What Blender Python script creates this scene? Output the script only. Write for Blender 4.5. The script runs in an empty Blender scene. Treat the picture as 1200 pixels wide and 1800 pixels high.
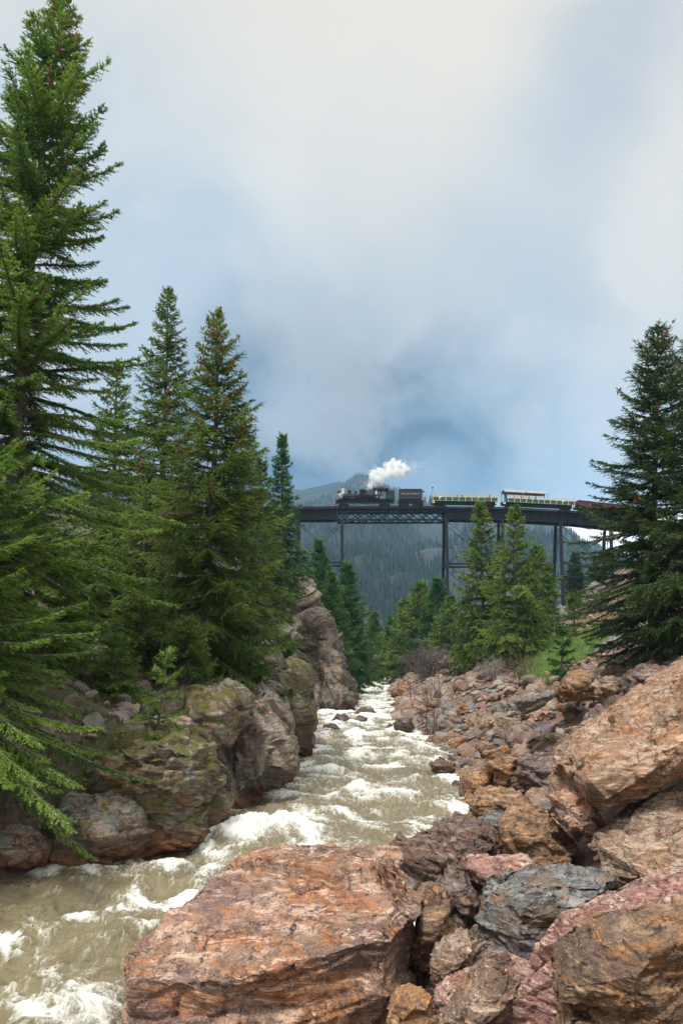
import bpy, bmesh, math
import numpy as np
from mathutils import Vector, Matrix

# ------------------------------------------------------------------ camera, world, sun, exposure
F, HZ = 1500.0, 1150.0              # focal length and horizon in photograph pixels (1200 x 1800)
sc = bpy.context.scene
cam_d = bpy.data.cameras.new('camera'); cam = bpy.data.objects.new('camera', cam_d)
sc.collection.objects.link(cam); sc.camera = cam
cam_d.sensor_fit = 'VERTICAL'; cam_d.sensor_height = 36; cam_d.sensor_width = 24
cam_d.lens = 36 * F / 1800; cam_d.shift_y = (HZ - 900) / 1800
cam_d.clip_start = 0.1; cam_d.clip_end = 20000
cam.location = (0, 0, 0); cam.rotation_euler = (math.radians(90), 0, 0)

SUN_EL, SUN_AZ = 62, 215            # azimuth clockwise from +Y: high behind the camera, a little left
w = bpy.data.worlds.new('World'); sc.world = w; w.use_nodes = True

class NT:
    """tiny node-tree writer"""
    def __init__(s, tree): s.t = tree; s.n = tree.nodes; s.l = tree.links
    def node(s, typ, ins=None, **props):
        n = s.n.new(typ)
        for k, v in props.items(): setattr(n, k, v)
        for k, v in (ins or {}).items(): s.put(n.inputs[k], v)
        return n
    def put(s, sock, v):
        if isinstance(v, bpy.types.NodeSocket): s.l.new(v, sock)
        elif isinstance(v, (tuple, list)) and len(v) == 3 and sock.type == 'RGBA': sock.default_value = (*v, 1)
        else: sock.default_value = v
    def math(s, op, a, b=0.0, c=0.0, clamp=False):
        n = s.n.new('ShaderNodeMath'); n.operation = op; n.use_clamp = clamp
        s.put(n.inputs[0], a); s.put(n.inputs[1], b); s.put(n.inputs[2], c)
        return n.outputs[0]
    def vec(s, op, a, b=(0, 0, 0), scale=None):
        n = s.n.new('ShaderNodeVectorMath'); n.operation = op
        s.put(n.inputs[0], a); s.put(n.inputs[1], b)
        if scale is not None: s.put(n.inputs['Scale'], scale)
        return n.outputs['Value'] if op in ('DISTANCE', 'DOT_PRODUCT', 'LENGTH') else n.outputs[0]
    def ramp(s, v, a, b, c=0.0, d=1.0, smooth=True):
        n = s.n.new('ShaderNodeMapRange'); n.interpolation_type = 'SMOOTHSTEP' if smooth else 'LINEAR'
        for i, x in enumerate((v, a, b, c, d)): s.put(n.inputs[i], x)
        return n.outputs[0]
    def mix(s, f, a, b, mode='MIX'):
        n = s.n.new('ShaderNodeMix'); n.data_type = 'RGBA'; n.blend_type = mode
        s.put(n.inputs[0], f); s.put(n.inputs[6], a); s.put(n.inputs[7], b)
        return n.outputs[2]
    def noise(s, vec, scale, detail=4, rough=0.55, dist=0.0, color=False):
        n = s.node('ShaderNodeTexNoise', {'Vector': vec, 'Scale': scale, 'Detail': detail, 'Roughness': rough, 'Distortion': dist})
        return n.outputs['Color' if color else 'Fac']
    def voro(s, vec, scale, feature='DISTANCE_TO_EDGE', out='Distance', rnd=1.0):
        n = s.node('ShaderNodeTexVoronoi', {'Vector': vec, 'Scale': scale, 'Randomness': rnd}, feature=feature)
        return n.outputs[out]
    def mapping(s, vec, scale=(1, 1, 1), rot=(0, 0, 0), loc=(0, 0, 0)):
        return s.node('ShaderNodeMapping', {'Vector': vec, 'Scale': scale, 'Rotation': rot, 'Location': loc}).outputs[0]

def srgb(r, g, b):
    f = lambda c: (c / 255 / 12.92) if c <= 10 else ((c / 255 + 0.055) / 1.055) ** 2.4
    return (f(r), f(g), f(b))

def sky():
    t = NT(w.node_tree); t.n.clear()
    out = t.node('ShaderNodeOutputWorld')
    bg = t.node('ShaderNodeBackground', {'Strength': 0.1})
    nish = t.node('ShaderNodeTexSky', sky_type='NISHITA', sun_disc=False,
                  sun_elevation=math.radians(SUN_EL), sun_rotation=math.radians(SUN_AZ)).outputs[0]
    d = t.node('ShaderNodeTexCoord').outputs['Generated']
    warp = t.vec('SUBTRACT', t.noise(d, 2.2, 3, 0.5, color=True), (0.5, 0.5, 0.5))
    warp2 = t.vec('SUBTRACT', t.noise(d, 9, 4, 0.5, color=True), (0.5, 0.5, 0.5))
    dw = t.vec('ADD', t.vec('ADD', d, t.vec('SCALE', warp, scale=0.20)), t.vec('SCALE', warp2, scale=0.06))
    def c(px, py):
        v = Vector(((px - 600) / F, 1, (HZ - py) / F)).normalized(); return tuple(v)
    def blob(px, py, r0, r1): return t.ramp(t.vec('DISTANCE', dw, c(px, py)), r1, r0)
    z = t.node('ShaderNodeSeparateXYZ', {0: dw}).outputs[2]
    col = t.mix(t.ramp(z, 0.14, 0.40), srgb(176, 188, 196), srgb(226, 219, 206))
    def lay(px, py, r0, r1, k, rgb):
        nonlocal col; col = t.mix(t.math('MULTIPLY', blob(px, py, r0, r1), k), col, srgb(*rgb))
    lay(400, 620, 0.06, 0.24, 0.7, (182, 197, 208)); lay(600, 760, 0.05, 0.20, 0.7, (100, 124, 142)); lay(1130, 620, 0.04, 0.2, 0.6, (202, 208, 212))
    lay(160, 260, 0.05, 0.24, 0.6, (186, 198, 208)); lay(370, 440, 0.03, 0.14, 0.35, (184, 198, 212))
    lay(560, 865, 0.08, 0.23, 1.0, (38, 56, 70)); lay(790, 790, 0.03, 0.17, 0.95, (50, 76, 96)); lay(430, 840, 0.03, 0.16, 0.8, (64, 82, 96))
    lay(900, 800, 0.03, 0.15, 0.6, (118, 146, 162)); lay(950, 835, 0.01, 0.10, 0.7, (178, 196, 208)); lay(740, 850, 0.01, 0.06, 0.5, (120, 148, 170))
    lay(600, 320, 0.02, 0.14, 0.9, (240, 232, 216)); lay(760, 90, 0.04, 0.26, 0.8, (238, 229, 212)); lay(1150, 330, 0.04, 0.2, 0.8, (232, 225, 212))
    lay(1080, 110, 0.03, 0.12, 0.6, (172, 180, 190)); lay(950, 330, 0.03, 0.15, 0.4, (196, 206, 214))
    lay(1080, 770, 0.03, 0.14, 0.7, (192, 204, 213)); lay(880, 560, 0.03, 0.16, 0.5, (196, 207, 216))
    fine = t.noise(dw, 3.6, 8, 0.58, 0.0)
    col = t.mix(t.ramp(fine, 0.44, 0.60, 0, 0.45), col, srgb(230, 226, 217))
    fine2 = t.noise(dw, 5.0, 5, 0.5, 0.0)
    col = t.mix(t.math('MULTIPLY', t.ramp(fine2, 0.46, 0.60, 0, 0.30), t.ramp(z, 0.62, 0.3)), col, srgb(142, 158, 172))
    # thin cloud brighter overhead and behind the camera, where the sun stands behind it
    dz = t.node('ShaderNodeSeparateXYZ', {0: d})
    over = t.math('MAXIMUM', t.ramp(dz.outputs[2], 0.66, 0.95), t.math('MULTIPLY', t.ramp(dz.outputs[1], 0.25, -0.45), 0.30))
    col = t.mix(over, col, (2.2, 2.2, 2.1))
    wisp = t.noise(t.mapping(dw, scale=(1, 1, 2.4)), 5.0, 5, 0.5, 0.1)
    col = t.mix(t.math('MULTIPLY', t.ramp(wisp, 0.50, 0.70, 0, 0.30), t.ramp(z, 0.5, 0.25)), col, srgb(190, 205, 215))
    cloud = t.vec('SCALE', col, scale=10.0)
    mixed = t.mix(0.94, nish, cloud)
    t.put(bg.inputs['Color'], mixed); t.l.new(bg.outputs[0], out.inputs[0])
sky()
sun_d = bpy.data.lights.new('sun', 'SUN'); sun_d.energy = 3.6; sun_d.angle = math.radians(12); sun_d.color = (1, 0.95, 0.88)
sun = bpy.data.objects.new('sun', sun_d); sc.collection.objects.link(sun)
_a, _e = math.radians(SUN_AZ), math.radians(SUN_EL)
sun.rotation_euler = Vector((math.sin(_a) * math.cos(_e), math.cos(_a) * math.cos(_e), math.sin(_e))).to_track_quat('Z', 'Y').to_euler()
sc.view_settings.view_transform = 'Standard'; sc.view_settings.look = 'None'
sc.view_settings.exposure = 0.18; sc.view_settings.gamma = 1
sc.render.engine = 'CYCLES'
sc.cycles.use_denoising = True; sc.cycles.denoiser = 'OPENIMAGEDENOISE'; sc.cycles.denoising_prefilter = 'ACCURATE'
sc.cycles.max_bounces = 8; sc.cycles.diffuse_bounces = 3; sc.cycles.glossy_bounces = 2
sc.cycles.transmission_bounces = 2; sc.cycles.volume_bounces = 6; sc.cycles.transparent_max_bounces = 8
sc.cycles.use_adaptive_sampling = True; sc.cycles.adaptive_threshold = 0.02

# ------------------------------------------------------------------ helpers
def P(px, py, Y): return ((px - 600) / F * Y, Y, (HZ - py) / F * Y)

def tag(o, label=None, cat=None, group=None, kind=None):
    if label: o['label'] = label
    if cat: o['category'] = cat
    if group: o['group'] = group
    if kind: o['kind'] = kind
    return o

def empty(name, loc=(0, 0, 0), parent=None):
    o = bpy.data.objects.new(name, None); sc.collection.objects.link(o); o.location = loc; o.parent = parent
    o.empty_display_size = 0.2
    return o

def mesh(name, V, faces, mat=None, parent=None, smooth=False, attrs=None, loc=(0, 0, 0), link=True):
    """faces: one (n,k) int array or a list of such arrays"""
    V = np.asarray(V, dtype=np.float32); me = bpy.data.meshes.new(name)
    if not isinstance(faces, (list, tuple)): faces = [faces]
    faces = [np.asarray(f, dtype=np.int32) for f in faces if len(f)]
    me.vertices.add(len(V)); me.vertices.foreach_set('co', V.ravel())
    loops = np.concatenate([f.ravel() for f in faces]); tot = np.concatenate([np.full(len(f), f.shape[1], np.int32) for f in faces])
    me.loops.add(len(loops)); me.loops.foreach_set('vertex_index', loops)
    me.polygons.add(len(tot)); me.polygons.foreach_set('loop_start', np.concatenate([[0], np.cumsum(tot)[:-1]]).astype(np.int32))
    me.polygons.foreach_set('use_smooth', np.full(len(tot), smooth))
    me.update(calc_edges=True)
    for k, (dom, arr) in (attrs or {}).items():
        a = me.attributes.new(k, 'FLOAT', dom); a.data.foreach_set('value', np.asarray(arr, np.float32))
    if mat: me.materials.append(mat)
    if not link: return me
    o = bpy.data.objects.new(name, me); sc.collection.objects.link(o); o.parent = parent; o.location = loc
    return o

_rp = np.random.RandomState(7)
_perm = np.tile(_rp.permutation(256), 2).astype(np.int64)
_grad = _rp.normal(size=(256, 3)); _grad /= np.linalg.norm(_grad, axis=1)[:, None]
def noise3(p):
    p = np.asarray(p, dtype=np.float64); i = np.floor(p).astype(np.int64); f = p - i; i &= 255
    u = f * f * f * (f * (f * 6 - 15) + 10); res = 0
    for dx in (0, 1):
        a = _perm[(i[:, 0] + dx) & 255]; wx = u[:, 0] if dx else 1 - u[:, 0]
        for dy in (0, 1):
            b = _perm[(a + i[:, 1] + dy) & 255]; wy = u[:, 1] if dy else 1 - u[:, 1]
            for dz in (0, 1):
                g = _grad[_perm[(b + i[:, 2] + dz) & 255]]; wz = u[:, 2] if dz else 1 - u[:, 2]
                res = res + wx * wy * wz * (g[:, 0] * (f[:, 0] - dx) + g[:, 1] * (f[:, 1] - dy) + g[:, 2] * (f[:, 2] - dz))
    return res * 1.6
def fbm(p, oct=4, rough=0.5):
    r = 0; a = 1.0; p = np.asarray(p, dtype=np.float64)
    for k in range(oct): r = r + a * noise3(p * 2 ** k + 17.3 * k); a *= rough
    return r
def ridged(p, oct=4, rough=0.5):
    r = 0; a = 1.0
    for k in range(oct): r = r + a * (1 - 2 * np.abs(noise3(p * 2 ** k + 31.7 * k))); a *= rough
    return r
def sstep(x, a, b):
    t = np.clip((x - a) / (b - a), 0, 1); return t * t * (3 - 2 * t)
def norm(v): return v / np.maximum(np.linalg.norm(v, axis=-1, keepdims=True), 1e-9)

class MB:
    """collects simple solids into one mesh"""
    def __init__(s): s.bm = bmesh.new()
    def box(s, c, size, rot=None, bevel=0.0):
        r = bmesh.ops.create_cube(s.bm, size=1.0); m = Matrix.Translation(c)
        if rot is not None: m = m @ rot.to_4x4()
        bmesh.ops.transform(s.bm, matrix=m @ Matrix.Diagonal((*size, 1)), verts=r['verts'])
        if bevel:
            es = list({e for v in r['verts'] for e in v.link_edges})
            bmesh.ops.bevel(s.bm, geom=es, offset=bevel, segments=2, affect='EDGES')
        return s
    def bar(s, a, b, wd=0.1, hd=None):
        a, b = Vector(a), Vector(b); d = b - a
        return s.box((a + b) / 2, (wd, hd or wd, d.length), d.to_track_quat('Z', 'Y').to_matrix())
    def cyl(s, a, b, r, r2=None, seg=12):
        a, b = Vector(a), Vector(b); d = b - a
        q = bmesh.ops.create_cone(s.bm, cap_ends=True, segments=seg, radius1=r, radius2=r if r2 is None else r2, depth=d.length)
        bmesh.ops.transform(s.bm, matrix=Matrix.Translation((a + b) / 2) @ d.to_track_quat('Z', 'Y').to_matrix().to_4x4(), verts=q['verts'])
        return s
    def ball(s, c, r, sc3=(1, 1, 1)):
        q = bmesh.ops.create_uvsphere(s.bm, u_segments=12, v_segments=8, radius=r)
        bmesh.ops.transform(s.bm, matrix=Matrix.Translation(c) @ Matrix.Diagonal((*sc3, 1)), verts=q['verts'])
        return s
    def prism(s, prof, y0, y1):
        """profile in (x,z) extruded along y"""
        a = [s.bm.verts.new((x, y0, z)) for x, z in prof]; b = [s.bm.verts.new((x, y1, z)) for x, z in prof]
        n = len(prof); s.bm.faces.new(a); s.bm.faces.new(b[::-1])
        for i in range(n): s.bm.faces.new((a[i], b[i], b[(i + 1) % n], a[(i + 1) % n]))
        return s
    def build(s, name, mat, parent=None, loc=(0, 0, 0)):
        bmesh.ops.recalc_face_normals(s.bm, faces=s.bm.faces)
        me = bpy.data.meshes.new(name); s.bm.to_mesh(me); s.bm.free(); me.materials.append(mat)
        o = bpy.data.objects.new(name, me); sc.collection.objects.link(o); o.parent = parent; o.location = loc
        return o

# ------------------------------------------------------------------ materials
def new_mat(name):
    m = bpy.data.materials.new(name); m.use_nodes = True; t = NT(m.node_tree); t.n.clear()
    out = t.node('ShaderNodeOutputMaterial'); b = t.node('ShaderNodeBsdfPrincipled')
    t.l.new(b.outputs[0], out.inputs[0]); t.bsdf = b; t.out = out
    return m, t

def rock_mat(name, base, light, dark, rust, moss=0.0, lichen=0.0, scale=1.0, rough=0.72, strata=(0.5, 0.2, 0.9), vein=0.5, wet=None, bump=1.0, zone=None):
    m, t = new_mat(name)
    tc = t.node('ShaderNodeTexCoord').outputs['Object']
    oi = t.node('ShaderNodeObjectInfo').outputs['Random']
    p = t.vec('ADD', t.vec('SCALE', tc, scale=scale), t.node('ShaderNodeCombineXYZ', {0: t.math('MULTIPLY', oi, 37.0), 1: t.math('MULTIPLY', oi, 91.0), 2: oi}).outputs[0])
    wp = t.vec('ADD', p, t.vec('SCALE', t.vec('SUBTRACT', t.noise(p, 1.3, 3, 0.5, color=True), (0.5, 0.5, 0.5)), scale=0.30))
    st = t.mapping(wp, scale=(1.2, 1.2, 6.0), rot=(strata[0], strata[1], strata[2]))
    n1 = t.noise(wp, 1.6, 6, 0.62)
    n2 = t.noise(st, 1.4, 7, 0.62)
    n3 = t.noise(wp, 9.0, 6, 0.68)
    n4 = t.noise(p, 45.0, 3, 0.7)
    sk = t.noise(t.mapping(wp, scale=(2.0, 2.0, 22.0), rot=(strata[0], strata[1], strata[2])), 1.0, 6, 0.7)   # thin bedding streaks
    sk2 = t.noise(t.mapping(wp, scale=(14.0, 3.0, 4.0), rot=(strata[0] + 0.4, strata[1], strata[2])), 1.0, 6, 0.72)
    hi = tuple(min(0.8, c * 1.45) for c in light); lo = tuple(c * 0.4 for c in dark)
    col = t.mix(t.ramp(n1, 0.40, 0.58), base, light)
    if zone: col = t.mix(t.math('MULTIPLY', t.ramp(t.noise(p, 0.55, 4, 0.6, 0.5), 0.49, 0.55), 0.85), col, zone)
    col = t.mix(t.math('MULTIPLY', t.ramp(t.noise(t.vec('ADD', p, (7.0, 3.0, 1.0)), 0.7, 4, 0.6, 0.6), 0.56, 0.62), 0.7), col, rust)
    col = t.mix(t.math('MULTIPLY', t.ramp(n2, 0.50, 0.59), 0.85), col, rust)
    col = t.mix(t.math('MULTIPLY', t.ramp(n3, 0.50, 0.60), 0.75), col, dark)
    pz = t.noise(wp, 0.9, 5, 0.6)
    col = t.mix(t.math('MULTIPLY', t.ramp(pz, 0.54, 0.62), 0.65), col, dark)
    col = t.mix(t.ramp(sk, 0.53, 0.63, 0, 0.7), col, hi)
    col = t.mix(t.ramp(sk2, 0.56, 0.66, 0, 0.6), col, lo)
    col = t.mix(t.ramp(sk, 0.46, 0.36, 0, 0.6), col, lo)
    col = t.mix(t.ramp(n4, 0.54, 0.68, 0, 0.42), col, hi)
    col = t.mix(t.ramp(n4, 0.44, 0.34, 0, 0.5), col, lo)
    crack = t.voro(t.mapping(t.vec('ADD', wp, t.vec('SCALE', t.noise(p, 4.0, 5, 0.7, color=True), scale=0.35)), scale=(0.8, 1, 3.2), rot=strata), 0.9)
    ck = t.ramp(crack, 0.0, 0.016, 1, 0)
    crack2 = t.voro(t.mapping(t.vec('ADD', p, t.vec('SCALE', t.noise(p, 7.0, 4, 0.7, color=True), scale=0.16)), scale=(0.8, 1, 4.0), rot=strata), 2.6)
    ck2 = t.ramp(crack2, 0.0, 0.03, 1, 0)
    ckf = t.math('MULTIPLY', t.math('MAXIMUM', ck, t.math('MULTIPLY', ck2, 0.5)), t.math('MULTIPLY', t.ramp(n1, 0.42, 0.55), t.ramp(n3, 0.38, 0.55)))
    col = t.mix(t.math('MULTIPLY', ckf, 0.8), col, lo)
    col = t.mix(t.math('MULTIPLY', t.ramp(oi, 0, 1, 0, 0.35, False), 1.0), col, t.mix(0.5, col, light))
    nz = t.node('ShaderNodeSeparateXYZ', {0: t.node('ShaderNodeNewGeometry').outputs['Normal']}).outputs[2]
    if lichen:
        lm = t.math('MULTIPLY', t.ramp(t.noise(wp, 3.0, 6, 0.7), 0.62 - 0.2 * lichen, 0.74 - 0.2 * lichen), 0.8)
        col = t.mix(lm, col, (0.20, 0.22, 0.19))
    if moss:
        mm = t.math('MULTIPLY', t.ramp(t.noise(p, 2.2, 8, 0.72), 0.66 - 0.25 * moss, 0.72 - 0.25 * moss), t.ramp(nz, -0.1, 0.45))
        mcol = t.mix(t.noise(p, 12, 4, 0.6), (0.045, 0.055, 0.010), (0.17, 0.145, 0.020))
        col = t.mix(mm, col, mcol)
    rf = t.ramp(n3, 0.3, 0.7, rough - 0.2, rough + 0.15)
    if wet is not None:   # damp, darker and rusty near the water line
        gz = t.node('ShaderNodeSeparateXYZ', {0: t.node('ShaderNodeNewGeometry').outputs['Position']}).outputs[2]
        wm = t.ramp(t.math('ADD', gz, t.math('MULTIPLY', n1, 0.8)), wet, wet - 0.7)
        col = t.mix(t.math('MULTIPLY', wm, 0.8), col, t.mix(n3, (0.12, 0.035, 0.012), (0.30, 0.11, 0.035)))
        rf = t.math('SUBTRACT', rf, t.math('MULTIPLY', wm, 0.35))
    h = t.math('ADD', t.math('MULTIPLY', n2, 0.5), t.math('ADD', t.math('MULTIPLY', n3, 0.40), t.math('ADD', t.math('MULTIPLY', n4, 0.12), t.math('ADD', t.math('MULTIPLY', sk, 0.28), t.math('MULTIPLY', sk2, -0.22)))))
    h = t.math('SUBTRACT', h, t.math('MULTIPLY', ckf, 0.8))
    bp = t.node('ShaderNodeBump', {'Height': h, 'Strength': 0.9 * bump, 'Distance': 0.115 / scale})
    t.put(t.bsdf.inputs['Base Color'], col); t.put(t.bsdf.inputs['Roughness'], rf)
    t.put(t.bsdf.inputs['Normal'], bp.outputs[0]); t.put(t.bsdf.inputs['Specular IOR Level'], 0.45)
    return m

R_PINK = rock_mat('pink granite', (0.29, 0.155, 0.10), (0.50, 0.34, 0.255), (0.080, 0.048, 0.055), (0.33, 0.115, 0.030), zone=(0.16, 0.09, 0.045))
R_SLAB = rock_mat('salmon gneiss', (0.27, 0.155, 0.095), (0.43, 0.295, 0.205), (0.12, 0.06, 0.04), (0.33, 0.13, 0.04), strata=(0.0, -0.62, 0.0), zone=(0.20, 0.13, 0.085))
R_ROSE = rock_mat('rose granite', (0.33, 0.19, 0.155), (0.52, 0.39, 0.32), (0.17, 0.055, 0.05), (0.28, 0.11, 0.07), scale=1.3, zone=(0.24, 0.10, 0.08))
R_BROWN = rock_mat('brown schist', (0.175, 0.100, 0.052), (0.34, 0.22, 0.13), (0.048, 0.034, 0.032), (0.29, 0.115, 0.028), zone=(0.09, 0.06, 0.055))
R_DARK = rock_mat('purple grey schist', (0.115, 0.082, 0.082), (0.23, 0.165, 0.14), (0.045, 0.034, 0.040), (0.19, 0.09, 0.05), rough=0.6, zone=(0.15, 0.085, 0.05))
R_BLUE = rock_mat('blue grey schist', (0.125, 0.125, 0.125), (0.24, 0.24, 0.235), (0.055, 0.045, 0.045), (0.20, 0.11, 0.05), rough=0.62, zone=(0.16, 0.095, 0.05))
R_OCHRE = rock_mat('ochre stained rock', (0.28, 0.125, 0.040), (0.42, 0.25, 0.12), (0.09, 0.045, 0.032), (0.30, 0.11, 0.025), rough=0.6, zone=(0.12, 0.07, 0.05))
R_TAN = rock_mat('tan rock', (0.25, 0.16, 0.105), (0.40, 0.30, 0.22), (0.12, 0.075, 0.06), (0.25, 0.13, 0.065), zone=(0.16, 0.10, 0.07))
R_CLIFF = rock_mat('lichened cliff rock', (0.19, 0.125, 0.085), (0.31, 0.25, 0.20), (0.055, 0.042, 0.036), (0.30, 0.13, 0.04), moss=0.85, lichen=0.7, wet=-3.3, strata=(1.3, 0.3, 0.4), zone=(0.12, 0.11, 0.095))
R_CLIFF2 = rock_mat('streaked cliff rock', (0.22, 0.15, 0.11), (0.35, 0.30, 0.25), (0.07, 0.048, 0.038), (0.31, 0.15, 0.06), moss=0.35, lichen=0.7, wet=-3.4, strata=(1.45, 0.2, 0.1), zone=(0.15, 0.13, 0.11))
R_FAR = rock_mat('jointed reddish cliff rock', (0.19, 0.125, 0.085), (0.33, 0.26, 0.20), (0.065, 0.048, 0.040), (0.29, 0.14, 0.055), moss=0.3, lichen=0.8, strata=(1.5, 0.1, 0.3), scale=0.7, wet=None, bump=1.3, zone=(0.14, 0.11, 0.08))
R_WET = rock_mat('wet stream boulder', (0.075, 0.055, 0.05), (0.14, 0.10, 0.085), (0.03, 0.024, 0.024), (0.16, 0.055, 0.025), rough=0.35)

def plain(name, col, rough=0.6, metal=0.0, var=0.35, scale=3.0):
    m, t = new_mat(name); t.put(t.bsdf.inputs['Specular IOR Level'], 0.2 if max(col) < 0.05 else 0.45)
    tc = t.node('ShaderNodeTexCoord').outputs['Object']
    n = t.noise(tc, scale, 5, 0.65)
    t.put(t.bsdf.inputs['Base Color'], t.mix(t.ramp(n, 0.3, 0.7), tuple(c * (1 - var) for c in col), tuple(min(1, c * (1 + var * 0.6)) for c in col)))
    t.put(t.bsdf.inputs['Roughness'], t.ramp(n, 0.3, 0.7, max(0.05, rough - 0.12), min(1, rough + 0.12)))
    t.put(t.bsdf.inputs['Metallic'], metal)
    return m
STEEL = plain('dark painted steel', (0.010, 0.012, 0.017), 0.6)
STEEL_R = plain('rusty steel', (0.045, 0.022, 0.017), 0.8)
TIE = plain('creosoted timber', (0.016, 0.014, 0.013), 0.9)
BLACK = plain('locomotive black', (0.007, 0.008, 0.010), 0.45)
BLACKB = plain('sooty boiler jacket', (0.014, 0.015, 0.018), 0.4)
GREYP = plain('faded black tank paint', (0.030, 0.033, 0.042), 0.5)
RED = plain('red paint', (0.30, 0.02, 0.02), 0.5)
GREEN = plain('green car paint', (0.012, 0.065, 0.045), 0.45)
YELLOW = plain('yellow rail paint', (0.66, 0.44, 0.13), 0.5)
MAROON = plain('maroon car paint', (0.085, 0.018, 0.030), 0.55)
WHITE = plain('white paint', (0.75, 0.74, 0.70), 0.5, var=0.08)
CANVAS = plain('canvas awning', (0.42, 0.41, 0.40), 0.8, var=0.1)
GLASSY = plain('pale cab window', (0.55, 0.62, 0.66), 0.2, var=0.1)
GOLD = plain('gilt lettering', (0.55, 0.42, 0.16), 0.5, var=0.1)
CONCRETE = plain('weathered concrete', (0.33, 0.30, 0.27), 0.85)
CLOTH_D = plain('dark clothing', (0.03, 0.035, 0.05), 0.8)
SKIN = plain('skin', (0.45, 0.26, 0.18), 0.6, var=0.1)

def foliage_mat(name, dark, light, trans=0.35):
    m, t = new_mat(name)
    a = t.node('ShaderNodeAttribute', attribute_name='tint').outputs['Fac']
    tc = t.node('ShaderNodeTexCoord').outputs['Object']
    n = t.noise(tc, 0.7, 3, 0.6)
    f = t.math('ADD', t.math('MULTIPLY', a, 0.75), t.math('MULTIPLY', t.math('SUBTRACT', n, 0.35), 0.7), clamp=True)
    col = t.mix(f, dark, light)
    col = t.mix(t.ramp(t.noise(tc, 5.0, 3, 0.6), 0.62, 0.70, 0, 0.55), col, tuple((l + q) * 0.5 for l, q in zip(light, (0.10, 0.06, 0.02))))
    t.put(t.bsdf.inputs['Base Color'], col); t.put(t.bsdf.inputs['Roughness'], 0.55); t.put(t.bsdf.inputs['Specular IOR Level'], 0.35)
    tr = t.node('ShaderNodeBsdfTranslucent', {'Color': col})
    mx = t.node('ShaderNodeMixShader', {0: trans, 1: t.bsdf.outputs[0], 2: tr.outputs[0]})
    t.l.new(mx.outputs[0], t.out.inputs[0])
    return m
FOL_NEAR = foliage_mat('bright spruce needles', (0.036, 0.110, 0.020), (0.29, 0.43, 0.070))
FOL = foliage_mat('spruce needles', (0.032, 0.088, 0.018), (0.245, 0.335, 0.060))
FOL_DK = foliage_mat('dark spruce needles', (0.018, 0.052, 0.020), (0.105, 0.165, 0.040))
FOL_YG = foliage_mat('yellow green fir needles', (0.036, 0.100, 0.020), (0.26, 0.36, 0.055))
FOL_FIR = foliage_mat('green fir needles', (0.024, 0.085, 0.022), (0.12, 0.23, 0.045))
FAR_FOL = foliage_mat('distant conifers', (0.006, 0.016, 0.013), (0.024, 0.042, 0.024), 0.1)
CONE = plain('spruce cones', (0.24, 0.085, 0.04), 0.8, var=0.4)
BARK = rock_mat('grey brown bark', (0.13, 0.105, 0.09), (0.22, 0.19, 0.17), (0.05, 0.038, 0.032), (0.12, 0.08, 0.06), scale=3.0)
TWIG = plain('bare grey twigs', (0.13, 0.10, 0.09), 0.85)
TWIG_L = plain('pale grey twigs', (0.27, 0.22, 0.20), 0.85)
TWIG_R = plain('bare reddish twigs', (0.12, 0.06, 0.05), 0.85)
GRASSM = foliage_mat('fresh grass', (0.10, 0.20, 0.045), (0.28, 0.39, 0.11))
STRAW = foliage_mat('dry grass', (0.16, 0.14, 0.05), (0.34, 0.29, 0.13))
MOSS = foliage_mat('moss and low plants', (0.05, 0.07, 0.01), (0.19, 0.17, 0.02))

# ------------------------------------------------------------------ terrain
_YL = [-6, 4, 10, 14, 16.5, 19.3, 21, 23.3, 27, 33.7, 43, 55, 67, 78, 90, 104, 135, 160, 230]
_XL = [-11, -10, -8.5, -7.6, -6.7, -5.0, -3.3, -2.9, -2.1, -2.1, -1.9, -2.2, -2.7, -1.6, 0.0, 1.0, 2.9, 6.0, 16.0]
_YR = [-6, 4, 10, 14, 17, 20.5, 23.3, 28, 33.7, 40, 45, 56, 67, 84, 104, 135, 160, 230]
_XR = [-4.5, -3.0, -1.4, -0.3, 0.9, 1.9, 3.3, 3.9, 4.5, 4.3, 4.35, 3.5, 4.5, 5.6, 6.4, 8.1, 11.5, 22.0]
def xl(Y): return np.interp(Y, _YL, _XL)
def xr(Y): return np.interp(Y, _YR, _XR)
WZ = -4.5
def G(X, Y, rough=True):
    X = np.atleast_1d(np.asarray(X, float)); Y = np.atleast_1d(np.asarray(Y, float))
    dr = X - xr(Y); dl = xl(Y) - X
    far = sstep(Y, 80, 140)
    k2 = 0.28 * (1 - far) + 0.10 * far
    zr = -4.9 + 0.56 * np.minimum(dr, 9.5) + k2 * np.maximum(dr - 9.5, 0) + far * 0.5 * np.maximum(X - 30, 0)
    zr = zr - 1.15 * sstep(Y, 18, 12.5) * sstep(dr, 0.3, 2.5)
    near = 1 - sstep(Y, 45, 70)
    zl = -4.9 + 2.6 * sstep(dl, 0.1, 1.6) + (0.42 + 0.18 * sstep(Y, 25, 45)) * np.maximum(dl - 1.0, 0)
    zl = np.where(dl > 45, zl - (dl - 45) * 0.3, zl); zr = np.where(dr > 75, zr - (dr - 75) * 0.35, zr)
    bed = -4.9 - 0.9 * np.sin(np.pi * np.clip((X - xl(Y)) / (xr(Y) - xl(Y)), 0, 1))
    z = np.where(dr > 0, zr, np.where(dl > 0, zl, bed))
    back = sstep(Y, 170, 300)
    z = z * (1 - back) + (-6 + 0.02 * np.abs(X)) * back
    if rough:
        Q = np.stack([X, Y, np.zeros_like(X)], 1); land = np.clip(np.maximum(dr, dl), 0, 1.5) / 1.5
        z = z + land * (0.45 * fbm(Q * 0.16, 3) + 0.16 * fbm(Q * 0.8, 3)) * np.minimum(1, Y / 12 + 0.3)
    return z
def Gz(x, y): return float(G(x, y)[0])

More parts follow.
